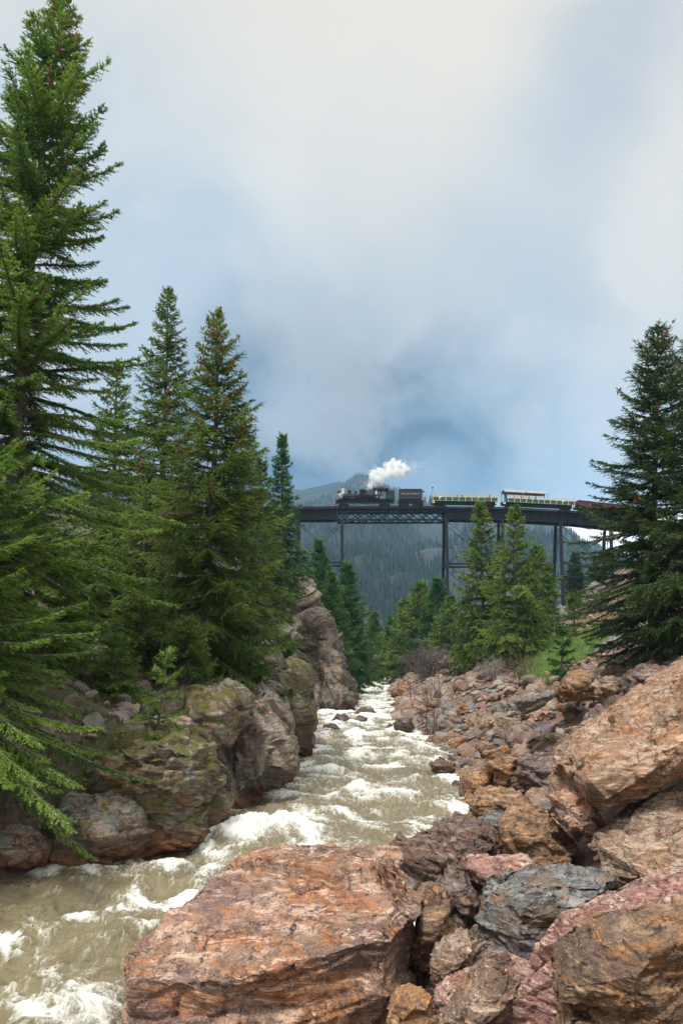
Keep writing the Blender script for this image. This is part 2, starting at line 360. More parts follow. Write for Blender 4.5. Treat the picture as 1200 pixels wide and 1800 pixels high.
GRASS_PATCH = [(12.4, 49.5, 2.0, 7.0), (15.6, 55, 2.6, 8.0), (18.2, 58, 2.4, 8.0), (14.0, 50, 2.0, 5.0)]
def grass_mask(X, Y):
    m = np.zeros_like(X)
    for (gx, gy, rx, ry) in GRASS_PATCH: m = np.maximum(m, sstep(((X - gx) / rx) ** 2 + ((Y - gy) / ry) ** 2, 1.1, 0.7))
    return m

def ground():
    Yr = np.concatenate([np.linspace(-14, 3, 30), 3 * (420 / 3) ** np.linspace(0.01, 1, 330)])
    s = np.linspace(-1, 1, 361); Xo = np.sinh(s * 4.2) / np.sinh(4.2) * 260 + s * 6
    YY, XX = np.meshgrid(Yr, Xo, indexing='ij')
    XX = XX + (xl(YY) + xr(YY)) / 2
    Z = G(XX.ravel(), YY.ravel())
    V = np.stack([XX.ravel(), YY.ravel(), Z], 1)
    nr, nc = XX.shape; idx = np.arange(nr * nc).reshape(nr, nc)
    f = np.stack([idx[:-1, :-1], idx[:-1, 1:], idx[1:, 1:], idx[1:, :-1]], -1).reshape(-1, 4)
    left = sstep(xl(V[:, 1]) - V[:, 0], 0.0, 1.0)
    m, t = new_mat('bank soil')
    p = t.node('ShaderNodeNewGeometry').outputs['Position']
    lf = t.node('ShaderNodeAttribute', attribute_name='left').outputs['Fac']
    gr = t.node('ShaderNodeAttribute', attribute_name='grassy').outputs['Fac']
    n1 = t.noise(p, 0.5, 6, 0.6); n2 = t.noise(p, 3.5, 6, 0.7); n3 = t.noise(p, 16, 4, 0.7)
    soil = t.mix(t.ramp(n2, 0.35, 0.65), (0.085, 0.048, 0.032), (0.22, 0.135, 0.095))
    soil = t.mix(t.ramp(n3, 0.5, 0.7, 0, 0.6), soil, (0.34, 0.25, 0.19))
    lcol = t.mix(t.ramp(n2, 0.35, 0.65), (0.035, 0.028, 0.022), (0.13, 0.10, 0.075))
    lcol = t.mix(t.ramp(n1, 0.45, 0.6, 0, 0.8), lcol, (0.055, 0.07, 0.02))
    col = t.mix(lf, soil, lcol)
    pz = t.node('ShaderNodeSeparateXYZ', {0: p})
    fargr = t.math('MULTIPLY', t.ramp(pz.outputs[1], 75, 120), t.ramp(n1, 0.42, 0.6))
    col = t.mix(t.math('MULTIPLY', fargr, 0.75), col, (0.10, 0.105, 0.035))
    col = t.mix(t.ramp(t.math('ADD', gr, t.math('MULTIPLY', t.math('SUBTRACT', n2, 0.5), 0.8)), 0.3, 0.7), col, (0.11, 0.165, 0.06))
    col = t.mix(t.ramp(pz.outputs[1], 175, 230), col, (0.10, 0.17, 0.06))
    wet = t.ramp(pz.outputs[2], -4.2, -4.7)
    col = t.mix(t.math('MULTIPLY', wet, 0.7), col, (0.03, 0.02, 0.015))
    vor = t.voro(p, 5.0, 'F1'); 
    h = t.math('ADD', t.math('MULTIPLY', n2, 1.0), t.math('ADD', t.math('MULTIPLY', n3, 0.3), t.math('MULTIPLY', vor, -0.5)))
    t.put(t.bsdf.inputs['Normal'], t.node('ShaderNodeBump', {'Height': h, 'Strength': 0.9, 'Distance': 0.12}).outputs[0])
    t.put(t.bsdf.inputs['Base Color'], col); t.put(t.bsdf.inputs['Roughness'], 0.9)
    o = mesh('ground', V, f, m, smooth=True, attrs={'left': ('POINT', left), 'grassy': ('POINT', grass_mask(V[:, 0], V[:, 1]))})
    tag(o, kind='structure')
ground()

# ------------------------------------------------------------------ mountains
def ridge_a(px): return np.interp(px, [-1500, -300, 200, 530, 560, 600, 635, 660, 700, 745, 800, 900, 950, 985, 1065, 1200, 1500, 2600],
                                  [900, 840, 850, 858, 856, 849, 838, 848, 864, 886, 898, 912, 920, 928, 984, 1050, 1120, 1150])
def ridge_b(px): return np.interp(px, [-1500, 500, 800, 900, 960, 1030, 1100, 1200, 1400, 2600], [1100, 1050, 960, 918, 910, 914, 906, 890, 860, 900])
def mtn(name, ridge, Y0, Yr, Yb, z0, pw, namp, mat, nx=420, ny=300, pw_seed=0.0):
    px = np.linspace(-1100, 2500, nx); 
    yy = np.concatenate([np.linspace(0, 1, int(ny * .8)), np.linspace(1, 2, ny - int(ny * .8) + 1)[1:]])
    PX, TT = np.meshgrid(px, yy, indexing='ij')
    Y = np.where(TT <= 1, Y0 + (Yr - Y0) * TT, Yr + (Yb - Yr) * (TT - 1))
    X = (PX - 600) / F * Y
    Zr = (HZ - ridge(PX)) / F * Yr
    prof = np.where(TT <= 1, np.clip(TT, 0, 1) ** pw, 1 - (TT - 1) ** 1.3)
    Z = z0 + (Zr - z0) * prof
    Q = np.stack([X.ravel(), Y.ravel(), np.zeros(X.size)], 1) + pw_seed
    sp = ridged(Q * np.array([0.0042, 0.0021, 1]), 4, 0.5).reshape(X.shape)
    amp = np.clip(TT * 3, 0, 1) * np.clip(1.0 - np.abs(TT - 1) * 0 , 0, 1) * np.where(TT <= 1, 0.05 + 0.95 * np.sin(np.pi * np.clip(TT, 0, 1)) ** 0.8, 0.05)
    Z = Z + namp * (sp - 0.6) * amp + fbm(Q * 0.02, 3).reshape(X.shape) * 5 * np.clip(TT * 3, 0, 1)
    V = np.stack([X.ravel(), Y.ravel(), Z.ravel()], 1)
    a, b = X.shape; idx = np.arange(a * b).reshape(a, b)
    f = np.stack([idx[:-1, :-1], idx[1:, :-1], idx[1:, 1:], idx[:-1, 1:]], -1).reshape(-1, 4)
    o = mesh(name, V, f, mat, smooth=True); tag(o, kind='structure')
    return PX, TT, X, Y, Z
def mtn_mat(name, snow_lo, snow_hi, snow_thr, earth):
    m, t = new_mat(name)
    p = t.node('ShaderNodeNewGeometry').outputs['Position']
    z = t.node('ShaderNodeSeparateXYZ', {0: p}).outputs[2]
    n1 = t.noise(p, 0.006, 6, 0.6); n2 = t.noise(t.mapping(p, scale=(1, 0.35, 1)), 0.03, 6, 0.65); n3 = t.noise(p, 0.15, 4, 0.7)
    col = t.mix(t.ramp(n1, 0.4, 0.6), earth[0], earth[1])
    col = t.mix(t.ramp(n3, 0.4, 0.65, 0, 0.7), col, earth[2])
    sn = t.math('ADD', t.math('MULTIPLY', n2, 0.7), t.math('ADD', t.math('MULTIPLY', n3, 0.3), t.ramp(z, snow_lo, snow_hi, -0.35, 0.08)))
    col = t.mix(t.ramp(sn, snow_thr, snow_thr + 0.035), col, (0.80, 0.83, 0.88))
    t.put(t.bsdf.inputs['Base Color'], col); t.put(t.bsdf.inputs['Roughness'], 0.95)
    t.put(t.bsdf.inputs['Normal'], t.node('ShaderNodeBump', {'Height': n3, 'Strength': 0.7, 'Distance': 6}).outputs[0])
    return m
MA = mtn_mat('forested mountainside', 60, 620, 0.560, ((0.012, 0.020, 0.018), (0.036, 0.034, 0.032), (0.020, 0.030, 0.020)))
MBm = mtn_mat('snowy mountainside', 60, 330, 0.44, ((0.07, 0.07, 0.07), (0.13, 0.12, 0.115), (0.05, 0.055, 0.05)))
PXa, TTa, Xa, Ya, Za = mtn('forested_mountain', ridge_a, 330, 1750, 2600, -8, 1.55, 62, MA)
PXb, TTb, Xb, Yb_, Zb = mtn('snowy_mountain', ridge_b, 1500, 3300, 4000, -20, 1.25, 75, MBm, 300, 160, 400.0)

def far_forest():
    r = np.random.RandomState(5)
    # crowns stand on random cells of the mountain sheets, thinner where scree and snow show
    out_V, out_F, tint = [], [], []; base = 0
    for (PX, TT, X, Y, Z, n, s, hi, d0) in ((PXa, TTa, Xa, Ya, Za, 42000, 10.5, 1.5, 0.0), (PXb, TTb, Xb, Yb_, Zb, 5000, 15.0, 1.2, 0.25)):
        a, b = X.shape
        ii = r.randint(0, a - 1, n * 4); jj = r.randint(0, b - 1, n * 4)
        keep = (PX[ii, jj] > 440) & (PX[ii, jj] < 1260) & (TT[ii, jj] < 1.03)
        # even on screen
        ii, jj = ii[keep], jj[keep]
        fx, fy = r.rand(len(ii)), r.rand(len(ii))
        def lerp(A): return (A[ii, jj] * (1 - fx) + A[ii + 1, jj] * fx) * (1 - fy) + (A[ii, jj + 1] * (1 - fx) + A[ii + 1, jj + 1] * fx) * fy
        x, y, z = lerp(X), lerp(Y), lerp(Z)
        den = fbm(np.stack([x * 0.0065, y * 0.0035, z * 0.006], 1) + 3.1, 4, 0.6)
        k = den > (r.rand(len(x)) * 0.50 - 0.36 + d0 + 0.25 * sstep(z, 150, 330))
        x, y, z, den = x[k][:n], y[k][:n], z[k][:n], den[k][:n]; n = len(x)
        hgt = s * (0.45 + 0.95 * r.rand(n) ** 1.5) * np.where(z > 285, 0.65, 1); rad = hgt * (0.16 + 0.06 * r.rand(n))
        dead = r.rand(n) < 0.12
        rad = np.where(dead, rad * 0.35, rad)
        for (z0, z1, rr) in ((-0.05, 0.6, 1.0), (0.35, 1.0, 0.62)):
            ang = r.rand(n)[:, None] * 6.28 + np.arange(4)[None] * np.pi / 2
            ring = np.stack([x[:, None] + np.cos(ang) * (rad * rr)[:, None], y[:, None] + np.sin(ang) * (rad * rr)[:, None], np.repeat((z + hgt * z0)[:, None], 4, 1)], -1)
            top = np.stack([x, y, z + hgt * z1], -1)[:, None]
            Vv = np.concatenate([ring, top], 1).reshape(-1, 3)
            b0 = base + np.arange(n)[:, None] * 5
            for q in range(4): out_F.append(np.concatenate([b0 + q, b0 + (q + 1) % 4, b0 + 4], 1))
            out_V.append(Vv); base += len(Vv)
            tint.append(np.repeat(np.clip(r.rand(n) * 0.8 + (r.rand(n) < 0.08) * 0.6, 0, 1), 5))
    o = mesh('distant_forest', np.concatenate(out_V), np.concatenate(out_F), FAR_FOL, attrs={'tint': ('POINT', np.concatenate(tint))})
    tag(o, 'dark blue-green conifer forest covering the far mountainside behind the bridge', 'forest', kind='stuff')
far_forest()

# ------------------------------------------------------------------ river
ROCKS_IN_WATER = []   # (x, y, radius) filled below for foam
def river():
    py = np.concatenate([np.linspace(2700, 1810, 90), np.linspace(1805, 1192, 760)])
    Yr = 4.5 * F / (py - HZ); nc = 280; s = np.linspace(0, 1, nc)
    YY = np.repeat(Yr[:, None], nc, 1); A = xl(YY) - 1.2; B = xr(YY) + 1.6
    XX = A + (B - A) * s[None]
    X, Y = XX.ravel(), YY.ravel()
    wx = X + 0.5 * noise3(np.stack([X * .5, Y * .3, X * 0 + 3], 1)); wy = Y + 0.9 * noise3(np.stack([X * .4, Y * .35, X * 0 + 9], 1))
    Q = np.stack([wx, wy, X * 0], 1)
    # standing waves across the flow, chop, and small ripples
    n1 = fbm(Q * np.array([0.40, 0.36, 1]), 2); n2 = noise3(Q * np.array([1.0, 0.95, 1]) + 5); m1 = fbm(Q * np.array([0.5, 0.30, 1]) + 33, 3, 0.6); n3 = ridged(Q * np.array([1.9, 2.6, 1]) + 11, 3, 0.5); n4 = fbm(Q * np.array([6.5, 6.0, 1]) + 2, 3, 0.6)
    edge = np.minimum(X - xl(Y), xr(Y) - X); calm = sstep(edge, -0.3, 0.8)
    h = (0.23 * n1 + 0.19 * n2 + 0.045 * n3 + 0.032 * n4) * (1 + 0.35 * sstep(Y, 22, 14))
    # the chute where the current squeezes past the mossy block
    ch = np.exp(-(((X + 2.2 - 0.15 * (Y - 21)) / 1.3) ** 2 + ((Y - 21.5) / 2.2) ** 2)); h = h + 0.22 * ch * (0.5 + n3 * .5)
    foam = 0.26 + 0.34 * n1 + 0.46 * n2 + 0.5 * m1 + 0.16 * (n3 - 0.4) + 0.14 * n4
    foam += 0.22 * sstep(Y, 36, 80) + 0.04 * sstep(Y, 22, 30) - 0.12 * sstep(Y, 15, 11) * 1 + 0.55 * ch
    streak = fbm(np.stack([wx * 1.6 + wy * 0.9, wy * 0.45 - wx * .2, X * 0 + 7], 1), 4, 0.6); foam += 0.55 * streak * (0.45 + 0.65 * sstep(Y, 26, 14))
    foam += 0.28 * np.exp(-((edge - 0.15) / 0.35) ** 2) * (0.4 + n4)
    foam += 0.06 * sstep(Y, 20, 14); foam -= 0.30 * np.exp(-(((X + 4.6) / 1.8) ** 2 + ((Y - 15.5) / 2.0) ** 2))
    for (rx, ry, rr) in ROCKS_IN_WATER:
        d = np.hypot(X - rx, (Y - ry) * 0.8); foam += 0.5 * np.exp(-((d - rr) / (rr * 0.5)) ** 2); h += 0.10 * np.exp(-((d - rr * 1.1) / (rr * 0.4)) ** 2)
    Z = WZ + h * (0.35 + 0.65 * calm)
    V = np.stack([X, Y, Z], 1); a, b = XX.shape; idx = np.arange(a * b).reshape(a, b)
    f = np.stack([idx[:-1, :-1], idx[:-1, 1:], idx[1:, 1:], idx[1:, :-1]], -1).reshape(-1, 4)
    m, t = new_mat('whitewater river')
    p = t.node('ShaderNodeNewGeometry').outputs['Position']
    fo = t.node('ShaderNodeAttribute', attribute_name='foam').outputs['Fac']
    ps = t.mapping(p, scale=(2.0, 0.75, 1.0), rot=(0, 0, 0.28))
    wv = t.vec('ADD', ps, t.vec('SCALE', t.vec('SUBTRACT', t.noise(p, 1.5, 3, 0.5, color=True), (0.5, 0.5, 0.5)), scale=1.1))
    na = t.noise(wv, 3.2, 6, 0.65, 0.6); nb = t.noise(wv, 11, 5, 0.7, 0.8); lace = t.voro(wv, 3.6); lace2 = t.voro(wv, 9.0)
    net = t.math('ADD', t.ramp(lace, 0.0, 0.12, 0.15, 0), t.ramp(lace2, 0.0, 0.12, 0.10, 0))
    q = t.math('ADD', fo, t.math('ADD', t.math('MULTIPLY', t.math('SUBTRACT', na, 0.5), 1.0), t.math('ADD', t.math('MULTIPLY', t.math('SUBTRACT', nb, 0.5), 0.40), net)))
    ff = t.ramp(q, 0.34, 0.98)
    wcol = t.mix(t.noise(p, 1.2, 4, 0.6), (0.105, 0.088, 0.046), (0.25, 0.21, 0.13))
    sv = t.vec('ADD', t.mapping(p, scale=(11.0, 1.6, 1.0), rot=(0, 0, 0.22)), t.vec('SCALE', t.noise(p, 0.9, 4, 0.6, color=True), scale=3.6))
    stk = t.ramp(t.noise(sv, 1.0, 7, 0.68, 0.8), 0.52, 0.66)
    wcol = t.mix(t.math('MULTIPLY', stk, t.ramp(fo, -0.3, 0.5, 0.10, 0.75)), wcol, (0.56, 0.54, 0.46))
    col = t.mix(ff, wcol, (0.72, 0.72, 0.67))
    t.put(t.bsdf.inputs['Base Color'], col)
    t.put(t.bsdf.inputs['Roughness'], t.ramp(ff, 0, 0.8, 0.14, 0.75)); t.put(t.bsdf.inputs['IOR'], 1.33)
    rp = t.noise(wv, 6.0, 6, 0.6, 0.5)
    hh = t.math('ADD', rp, t.math('ADD', t.math('MULTIPLY', ff, 0.5), t.math('MULTIPLY', nb, 0.5)))
    t.put(t.bsdf.inputs['Normal'], t.node('ShaderNodeBump', {'Height': hh, 'Strength': 0.6, 'Distance': 0.09}).outputs[0])
    o = mesh('river', V, f, m, smooth=True, attrs={'foam': ('POINT', foam)})
    tag(o, kind='structure')

# ------------------------------------------------------------------ rocks
def smooth_verts(V, E, n):
    cnt = np.bincount(E.ravel(), minlength=len(V)).astype(float)[:, None]
    for _ in range(n):
        S = np.zeros_like(V)
        for k in range(3): S[:, k] = np.bincount(E[:, 0], V[E[:, 1], k], len(V)) + np.bincount(E[:, 1], V[E[:, 0], k], len(V))
        V = V * 0.5 + 0.5 * S / np.maximum(cnt, 1)
    return V
def facets(q, k, amp, seed, warp=0.06):
    if len(q) * k > 6e7:
        h = len(q) // 4 + 1; return np.concatenate([_fac(q[i:i + h], q, k, amp, seed, warp) for i in range(0, len(q), h)])
    return _fac(q, q, k, amp, seed, warp)
def _fac(q, qa, k, amp, seed, warp):
    """broken faces: every cell of a random partition is a slightly tilted, shifted plane"""
    r = np.random.RandomState(seed + k); lo, hi = qa.min(0), qa.max(0); c = lo + (hi - lo) * r.rand(k, 3)
    w_ = q + warp * np.stack([noise3(q * 5 + 3), noise3(q * 5 + 13), noise3(q * 5 + 23)], 1)
    d2 = (w_ ** 2).sum(1)[:, None] + (c ** 2).sum(1)[None] - 2 * w_ @ c.T; i = d2.argmin(1)
    g = r.normal(size=(k, 3)) * 0.9; cell = ((hi - lo).prod() / k) ** (1 / 3)
    return amp * (((q - c[i]) * g[i]).sum(1) / cell * 0.75 + r.normal(size=k)[i] * 0.55)
def rockify(V, N, size, seed, sd=(0.3, -0.2, 0.93), lumps=0.03, ledge=0.02, fine=0.007, steps=7, brk=1.0, inset=0, groove=0.011):
    s = np.array(sd, float); s /= np.linalg.norm(s); q = V / size; qs = q + seed * 7.31
    q2 = q + s[None] * (q @ s)[:, None] * 1.5                      # cells flattened along the bedding
    d = lumps * size * fbm(qs * 2.0, 3)
    d = d + size * brk * (facets(q2, 16, 0.044, seed, 0.02) + facets(q2, 70, 0.018, seed, 0.03) + facets(q2, 380, 0.0105, seed, 0.02) + facets(q, 1500, 0.0030, seed, 0.01))
    tt = q @ s * steps + 1.2 * fbm(qs * 1.4 + 4, 3)
    saw = tt - np.floor(tt); ledges = np.where(saw < 0.85, saw / 0.85, (1 - saw) / 0.15) - 0.5
    d = d + ledge * size * ledges * np.clip(0.4 + fbm(qs * 1.1 + 9, 2), 0, 1)
    d = d + fine * size * fbm(qs * 12, 4, 0.62)
    for k_, f_ in ((0, 1.7), (1, 3.6)):      # open joints
        g = np.abs(noise3(q2 * f_ + 50 + 9 * k_ + seed) + 0.25 * noise3(q * 9 + k_ * 5)); d = d - groove * size * (0.6 if k_ else 1) * (1 - sstep(g, 0.0, 0.05))
    if inset: d = d - np.percentile(d, inset)
    return V + N * d[:, None]
def get_arrays(me):
    V = np.empty(len(me.vertices) * 3); me.vertices.foreach_get('co', V)
    N = np.empty(len(me.vertices) * 3); me.vertices.foreach_get('normal', N)
    E = np.empty(len(me.edges) * 2, dtype=np.int64); me.edges.foreach_get('vertices', E)
    return V.reshape(-1, 3), N.reshape(-1, 3), E.reshape(-1, 2)
HR = []
def hull_rock(name, label, cat, outline, Y, thick, mat, front=None, seed=1, res=70, sd=(0.3, -0.2, 0.93), group=None, back=0.7, sm=2, fr=0.55, **kw):
    o3 = [Vector(P(p[0], p[1], p[2] if len(p) > 2 else Y)) for p in outline]
    c = sum(o3, Vector()) / len(o3); pts = list(o3)
    pts += [Vector((c.x + (p.x - c.x) * back, p.y + thick, c.z + (p.z - c.z) * back - 0.05 * thick)) for p in o3]
    if front: pts += [Vector(P(*p)) for p in front]
    else:
        rr = np.random.RandomState(seed)
        for p in o3: k_ = fr * rr.uniform(0.55, 1.5); k_ = min(k_, 0.93); pts.append(Vector((c.x + (p.x - c.x) * k_, p.y - thick * rr.uniform(0.15, 0.6), c.z + (p.z - c.z) * k_)))
    c = Vector((c.x, c.y, min(p.z for p in pts)))
    bm = bmesh.new()
    for p in pts: bm.verts.new(p - c)
    r = bmesh.ops.convex_hull(bm, input=bm.verts)
    bmesh.ops.delete(bm, geom=[g for g in set(r['geom_interior'] + r['geom_unused']) if isinstance(g, bmesh.types.BMVert)], context='VERTS')
    bmesh.ops.recalc_face_normals(bm, faces=bm.faces)
    me = bpy.data.meshes.new(name); bm.to_mesh(me); bm.free()
    o = bpy.data.objects.new(name, me); sc.collection.objects.link(o)
    dim = max((max(v.co[k] for v in me.vertices) - min(v.co[k] for v in me.vertices)) for k in range(3))
    md = o.modifiers.new('r', 'REMESH'); md.mode = 'VOXEL'; md.voxel_size = dim / (res * 1.25)
    dg = bpy.context.evaluated_depsgraph_get(); me2 = bpy.data.meshes.new_from_object(o.evaluated_get(dg)); o.modifiers.clear()
    V, N, E = get_arrays(me2); V = smooth_verts(V, E, sm)
    me2.vertices.foreach_set('co', V.ravel()); me2.update(); V, N, E = get_arrays(me2)
    kw.setdefault('inset', 72); V = rockify(V, N, dim, seed, sd, **kw); me2.vertices.foreach_set('co', V.ravel())
    me2.polygons.foreach_set('use_smooth', np.ones(len(me2.polygons), bool)); me2.materials.clear(); me2.materials.append(mat); me2.update()
    o.data = me2; o.location = c; me2.name = name; bpy.data.meshes.remove(me)
    tag(o, label, cat, group)
    W_ = V + np.array(c); HR.append((label, W_.min(0), W_.max(0)))
    return o

# big foreground boulder
hull_rock('boulder', 'huge pink and rust-streaked boulder at the bottom centre beside the near rapids', 'boulder',
    [(225, 1960, 10.0), (230, 1800, 10.0), (240, 1710, 10.2), (256, 1645, 10.6), (295, 1596, 11.0), (345, 1556, 11.6), (372, 1532, 11.9), (440, 1511, 12.2), (610, 1506, 12.0), (700, 1503, 11.6), (748, 1513, 11.0), (762, 1560, 10.6), (742, 1680, 10.2), (700, 1800, 9.8), (680, 1960, 9.6)],
    11, 1.8, R_PINK, front=[(232, 1722, 9.5), (400, 1722, 9.0), (470, 1705, 8.95), (690, 1640, 9.2), (742, 1565, 9.9), (330, 1960, 9.3), (640, 1960, 9.2), (640, 1540, 11.0), (440, 1560, 11.2)],
    seed=3, res=150, sd=(-0.35, -0.15, 0.9), lumps=0.02, ledge=0.022, steps=6, sm=2, fine=0.006, brk=0.7)
BR = [
 ('dark purplish rock sloping into the river behind the huge pink boulder', [(698, 1499), (730, 1470), (772, 1447), (840, 1441), (876, 1470), (905, 1510), (890, 1560), (760, 1560)], 15.3, 1.6, R_DARK, 5, (0.5, 0, 0.8)),
 ('squarish brown rock wedged under the fallen rocks, beside the dark cavity', [(883, 1455), (912, 1418), (966, 1411), (993, 1456), (1022, 1496), (1000, 1540), (894, 1530)], 14.2, 1.4, R_BROWN, 6, (0.2, 0, 1)),
 ('long brown rock leaning on the left lip of the dark cavity', [(964, 1396), (1036, 1392), (1046, 1427), (1082, 1478), (1047, 1490), (1000, 1464), (975, 1430)], 13.6, 0.9, R_PINK, 7, (0.7, 0, 0.6)),
 ('brown banded rock at the right edge below the giant leaning slab', [(1061, 1505), (1092, 1479), (1155, 1452), (1215, 1440), (1290, 1440), (1290, 1540), (1110, 1560), (1063, 1540)], 11.2, 1.5, R_TAN, 9, (0.1, 0, 1)),
 ('blue-grey topped rock with ochre underside in the middle of the right bank', [(843, 1580), (858, 1556), (912, 1560), (993, 1532), (1065, 1538), (1103, 1557), (1035, 1600), (993, 1625), (948, 1663), (876, 1690), (845, 1670)], 10.4, 1.2, R_BLUE, 10, (0.1, -0.3, 1)),
 ('small purplish-brown block between the pink boulder and the blue-grey rock', [(768, 1555), (813, 1515), (842, 1571), (850, 1613), (810, 1640), (781, 1600)], 11.4, 0.8, R_DARK, 11, (0.6, 0, 0.7)),
 ('flat pink slab behind the blue-grey topped rock', [(815, 1518), (870, 1512), (935, 1513), (940, 1535), (870, 1560), (833, 1560)], 12.4, 0.9, R_ROSE, 12, (0, 0, 1)),
 ('dark brown slab standing against the right side of the pink boulder', [(712, 1690), (742, 1590), (768, 1551), (810, 1620), (810, 1645), (762, 1720), (735, 1760)], 10.5, 0.8, R_BROWN, 13, (-.6, 0, 0.7)),
 ('pale tan block leaning right of the dark brown slab', [(755, 1708), (790, 1652), (831, 1630), (849, 1661), (800, 1735), (768, 1750)], 9.5, 0.55, R_TAN, 14, (-.4, 0, 0.8)),
 ('smooth purple-grey stone under the blue-grey topped rock', [(812, 1700), (840, 1674), (885, 1668), (915, 1701), (890, 1740), (826, 1730)], 9.4, 0.5, R_DARK, 15, (0, 0, 1)),
 ('small striped pink rock above the orange rock at the bottom', [(758, 1757), (795, 1724), (855, 1708), (850, 1740), (795, 1790), (763, 1800)], 8.8, 0.45, R_ROSE, 16, (-.4, 0, 0.8)),
 ('orange rock at the bottom edge right of the pink boulder', [(682, 1775), (700, 1752), (727, 1740), (762, 1750), (775, 1840), (690, 1860)], 8.6, 0.5, R_OCHRE, 17, (0, 0, 1)),
 ('long rose-pink speckled slab slanting up to the right edge', [(888, 1780), (912, 1722), (993, 1623), (1051, 1596), (1132, 1551), (1191, 1524), (1290, 1500), (1290, 1620), (1177, 1660), (1060, 1720), (1000, 1850), (880, 1850)], 8.9, 0.9, R_ROSE, 18, (-.5, 0, 0.8)),
 ('large dark brown boulder in the bottom right corner', [(978, 1765), (984, 1733), (1020, 1682), (1056, 1645), (1120, 1618), (1200, 1611), (1310, 1600), (1310, 1950), (1000, 1950)], 6.9, 1.0, R_BROWN, 19, (-.2, 0, 1)),
 ('tan wedge-shaped rock at the bottom edge left of the rose slab', [(745, 1850), (813, 1762), (880, 1699), (914, 1722), (896, 1790), (880, 1870)], 8.1, 0.6, R_TAN, 20, (-.5, 0, 0.8)),
 ('purple-red angular block above the dark cavity beside the leaning slab', [(903, 1362), (913, 1334), (950, 1328), (990, 1338), (998, 1370), (975, 1402), (915, 1398)], 19.0, 1.3, R_DARK, 21, (0.1, 0, 1)),
 ('ochre and brown block left of the purple-red angular block', [(863, 1342), (885, 1330), (907, 1332), (908, 1385), (880, 1395), (868, 1385)], 20.0, 1.0, R_OCHRE, 22, (0.5, 0, 1)),
 ('wet orange rock at the water edge of the right bank', [(812, 1378), (845, 1352), (872, 1345), (872, 1390), (845, 1412), (818, 1402)], 21.0, 1.0, R_OCHRE, 23, (0.6, 0, .6)),
 ('flat red-brown rock lying in the shallows at the right bank', [(756, 1342), (775, 1332), (800, 1340), (806, 1352), (790, 1364), (758, 1362)], 33.0, 1.0, R_DARK, 24, (0, 0, 1)),
 ('dark brown boulder up the talus below the grass patch', [(978, 1215), (1000, 1180), (1020, 1176), (1042, 1180), (1058, 1200), (1045, 1228), (990, 1238)], 31.0, 1.6, R_BROWN, 25, (0.3, 0, 1)),
 ('grey tilted flat rock in the middle of the talus', [(908, 1232), (935, 1222), (970, 1212), (978, 1226), (950, 1245), (918, 1260)], 29.0, 1.2, R_BLUE, 26, (-.4, 0, 1)),
 ('dark blocky boulder at the foot of the right spruce', [(1098, 1188), (1130, 1170), (1172, 1184), (1168, 1205), (1125, 1230), (1100, 1215)], 24.0, 1.1, R_DARK, 27, (0.3, 0, 1)),
 ('rounded pink boulder below the right spruce, left of the dark blocky boulder', [(1048, 1206), (1064, 1190), (1085, 1188), (1094, 1206), (1075, 1225), (1050, 1222)], 26.0, 0.9, R_TAN, 28, (0, 0, 1)),
 ('brown rock with dry grass on top, beside the calm water of the right bank', [(818, 1412), (845, 1388), (885, 1384), (925, 1398), (938, 1425), (890, 1450), (830, 1440)], 17.8, 1.2, R_BROWN, 29, (0.2, 0, 1)),
 ('grey knobbly rock just above the purplish sloping rock', [(838, 1448), (860, 1432), (890, 1432), (900, 1455), (880, 1475), (850, 1470)], 16.2, 0.7, R_BLUE, 30, (0.2, 0, 1)),
 ('tan tilted block at the right edge below the cavity', [(1092, 1470), (1120, 1430), (1165, 1400), (1210, 1390), (1250, 1400), (1210, 1450), (1150, 1475)], 12.6, 0.9, R_TAN, 31, (-.5, 0, 1)),
 ('dark rust boulder on the right side of the far narrows', [(688, 1215), (700, 1200), (722, 1197), (738, 1212), (730, 1232), (694, 1230)], 84, 3.0, R_BROWN, 41, (0, 0, 1)),
]
for (lab, ol, Y, th, mat, seed, sd) in BR:
    big = max(p[0] for p in ol) - min(p[0] for p in ol)
    hull_rock('boulder', lab, 'boulder', ol, Y, th, mat, seed=seed, sd=sd, res=int(min(120, max(36, big * 0.6))), sm=2, ledge=0.022, lumps=0.02, brk=1.05)
hull_rock('boulder', 'giant salmon-coloured slab leaning over a dark cavity at the right edge', 'boulder',
    [(1010, 1358, 13.0), (1018, 1332, 13.2), (1045, 1310, 13.6), (1200, 1200, 13.6), (1420, 1044, 13.6), (1420, 1244, 12.6), (1200, 1358, 12.6), (1130, 1402, 12.6), (1062, 1434, 12.6), (1028, 1402, 12.7)],
    13.4, 2.2, R_SLAB, front=[(1040, 1375, 12.2), (1066, 1408, 12.1), (1200, 1330, 12.0), (1400, 1200, 12.0)], seed=8, res=130, sd=(-0.45, 0, 0.85), lumps=0.02, ledge=0.016, steps=9, fine=0.005, brk=0.6, back=0.85)
hull_rock('boulder', 'brown rock under the giant leaning slab closing the cavity', 'boulder',
    [(1060, 1440), (1095, 1410), (1180, 1385), (1280, 1360), (1280, 1500), (1100, 1500), (1070, 1490)], 16.8, 1.4, R_BROWN, seed=44, res=60)

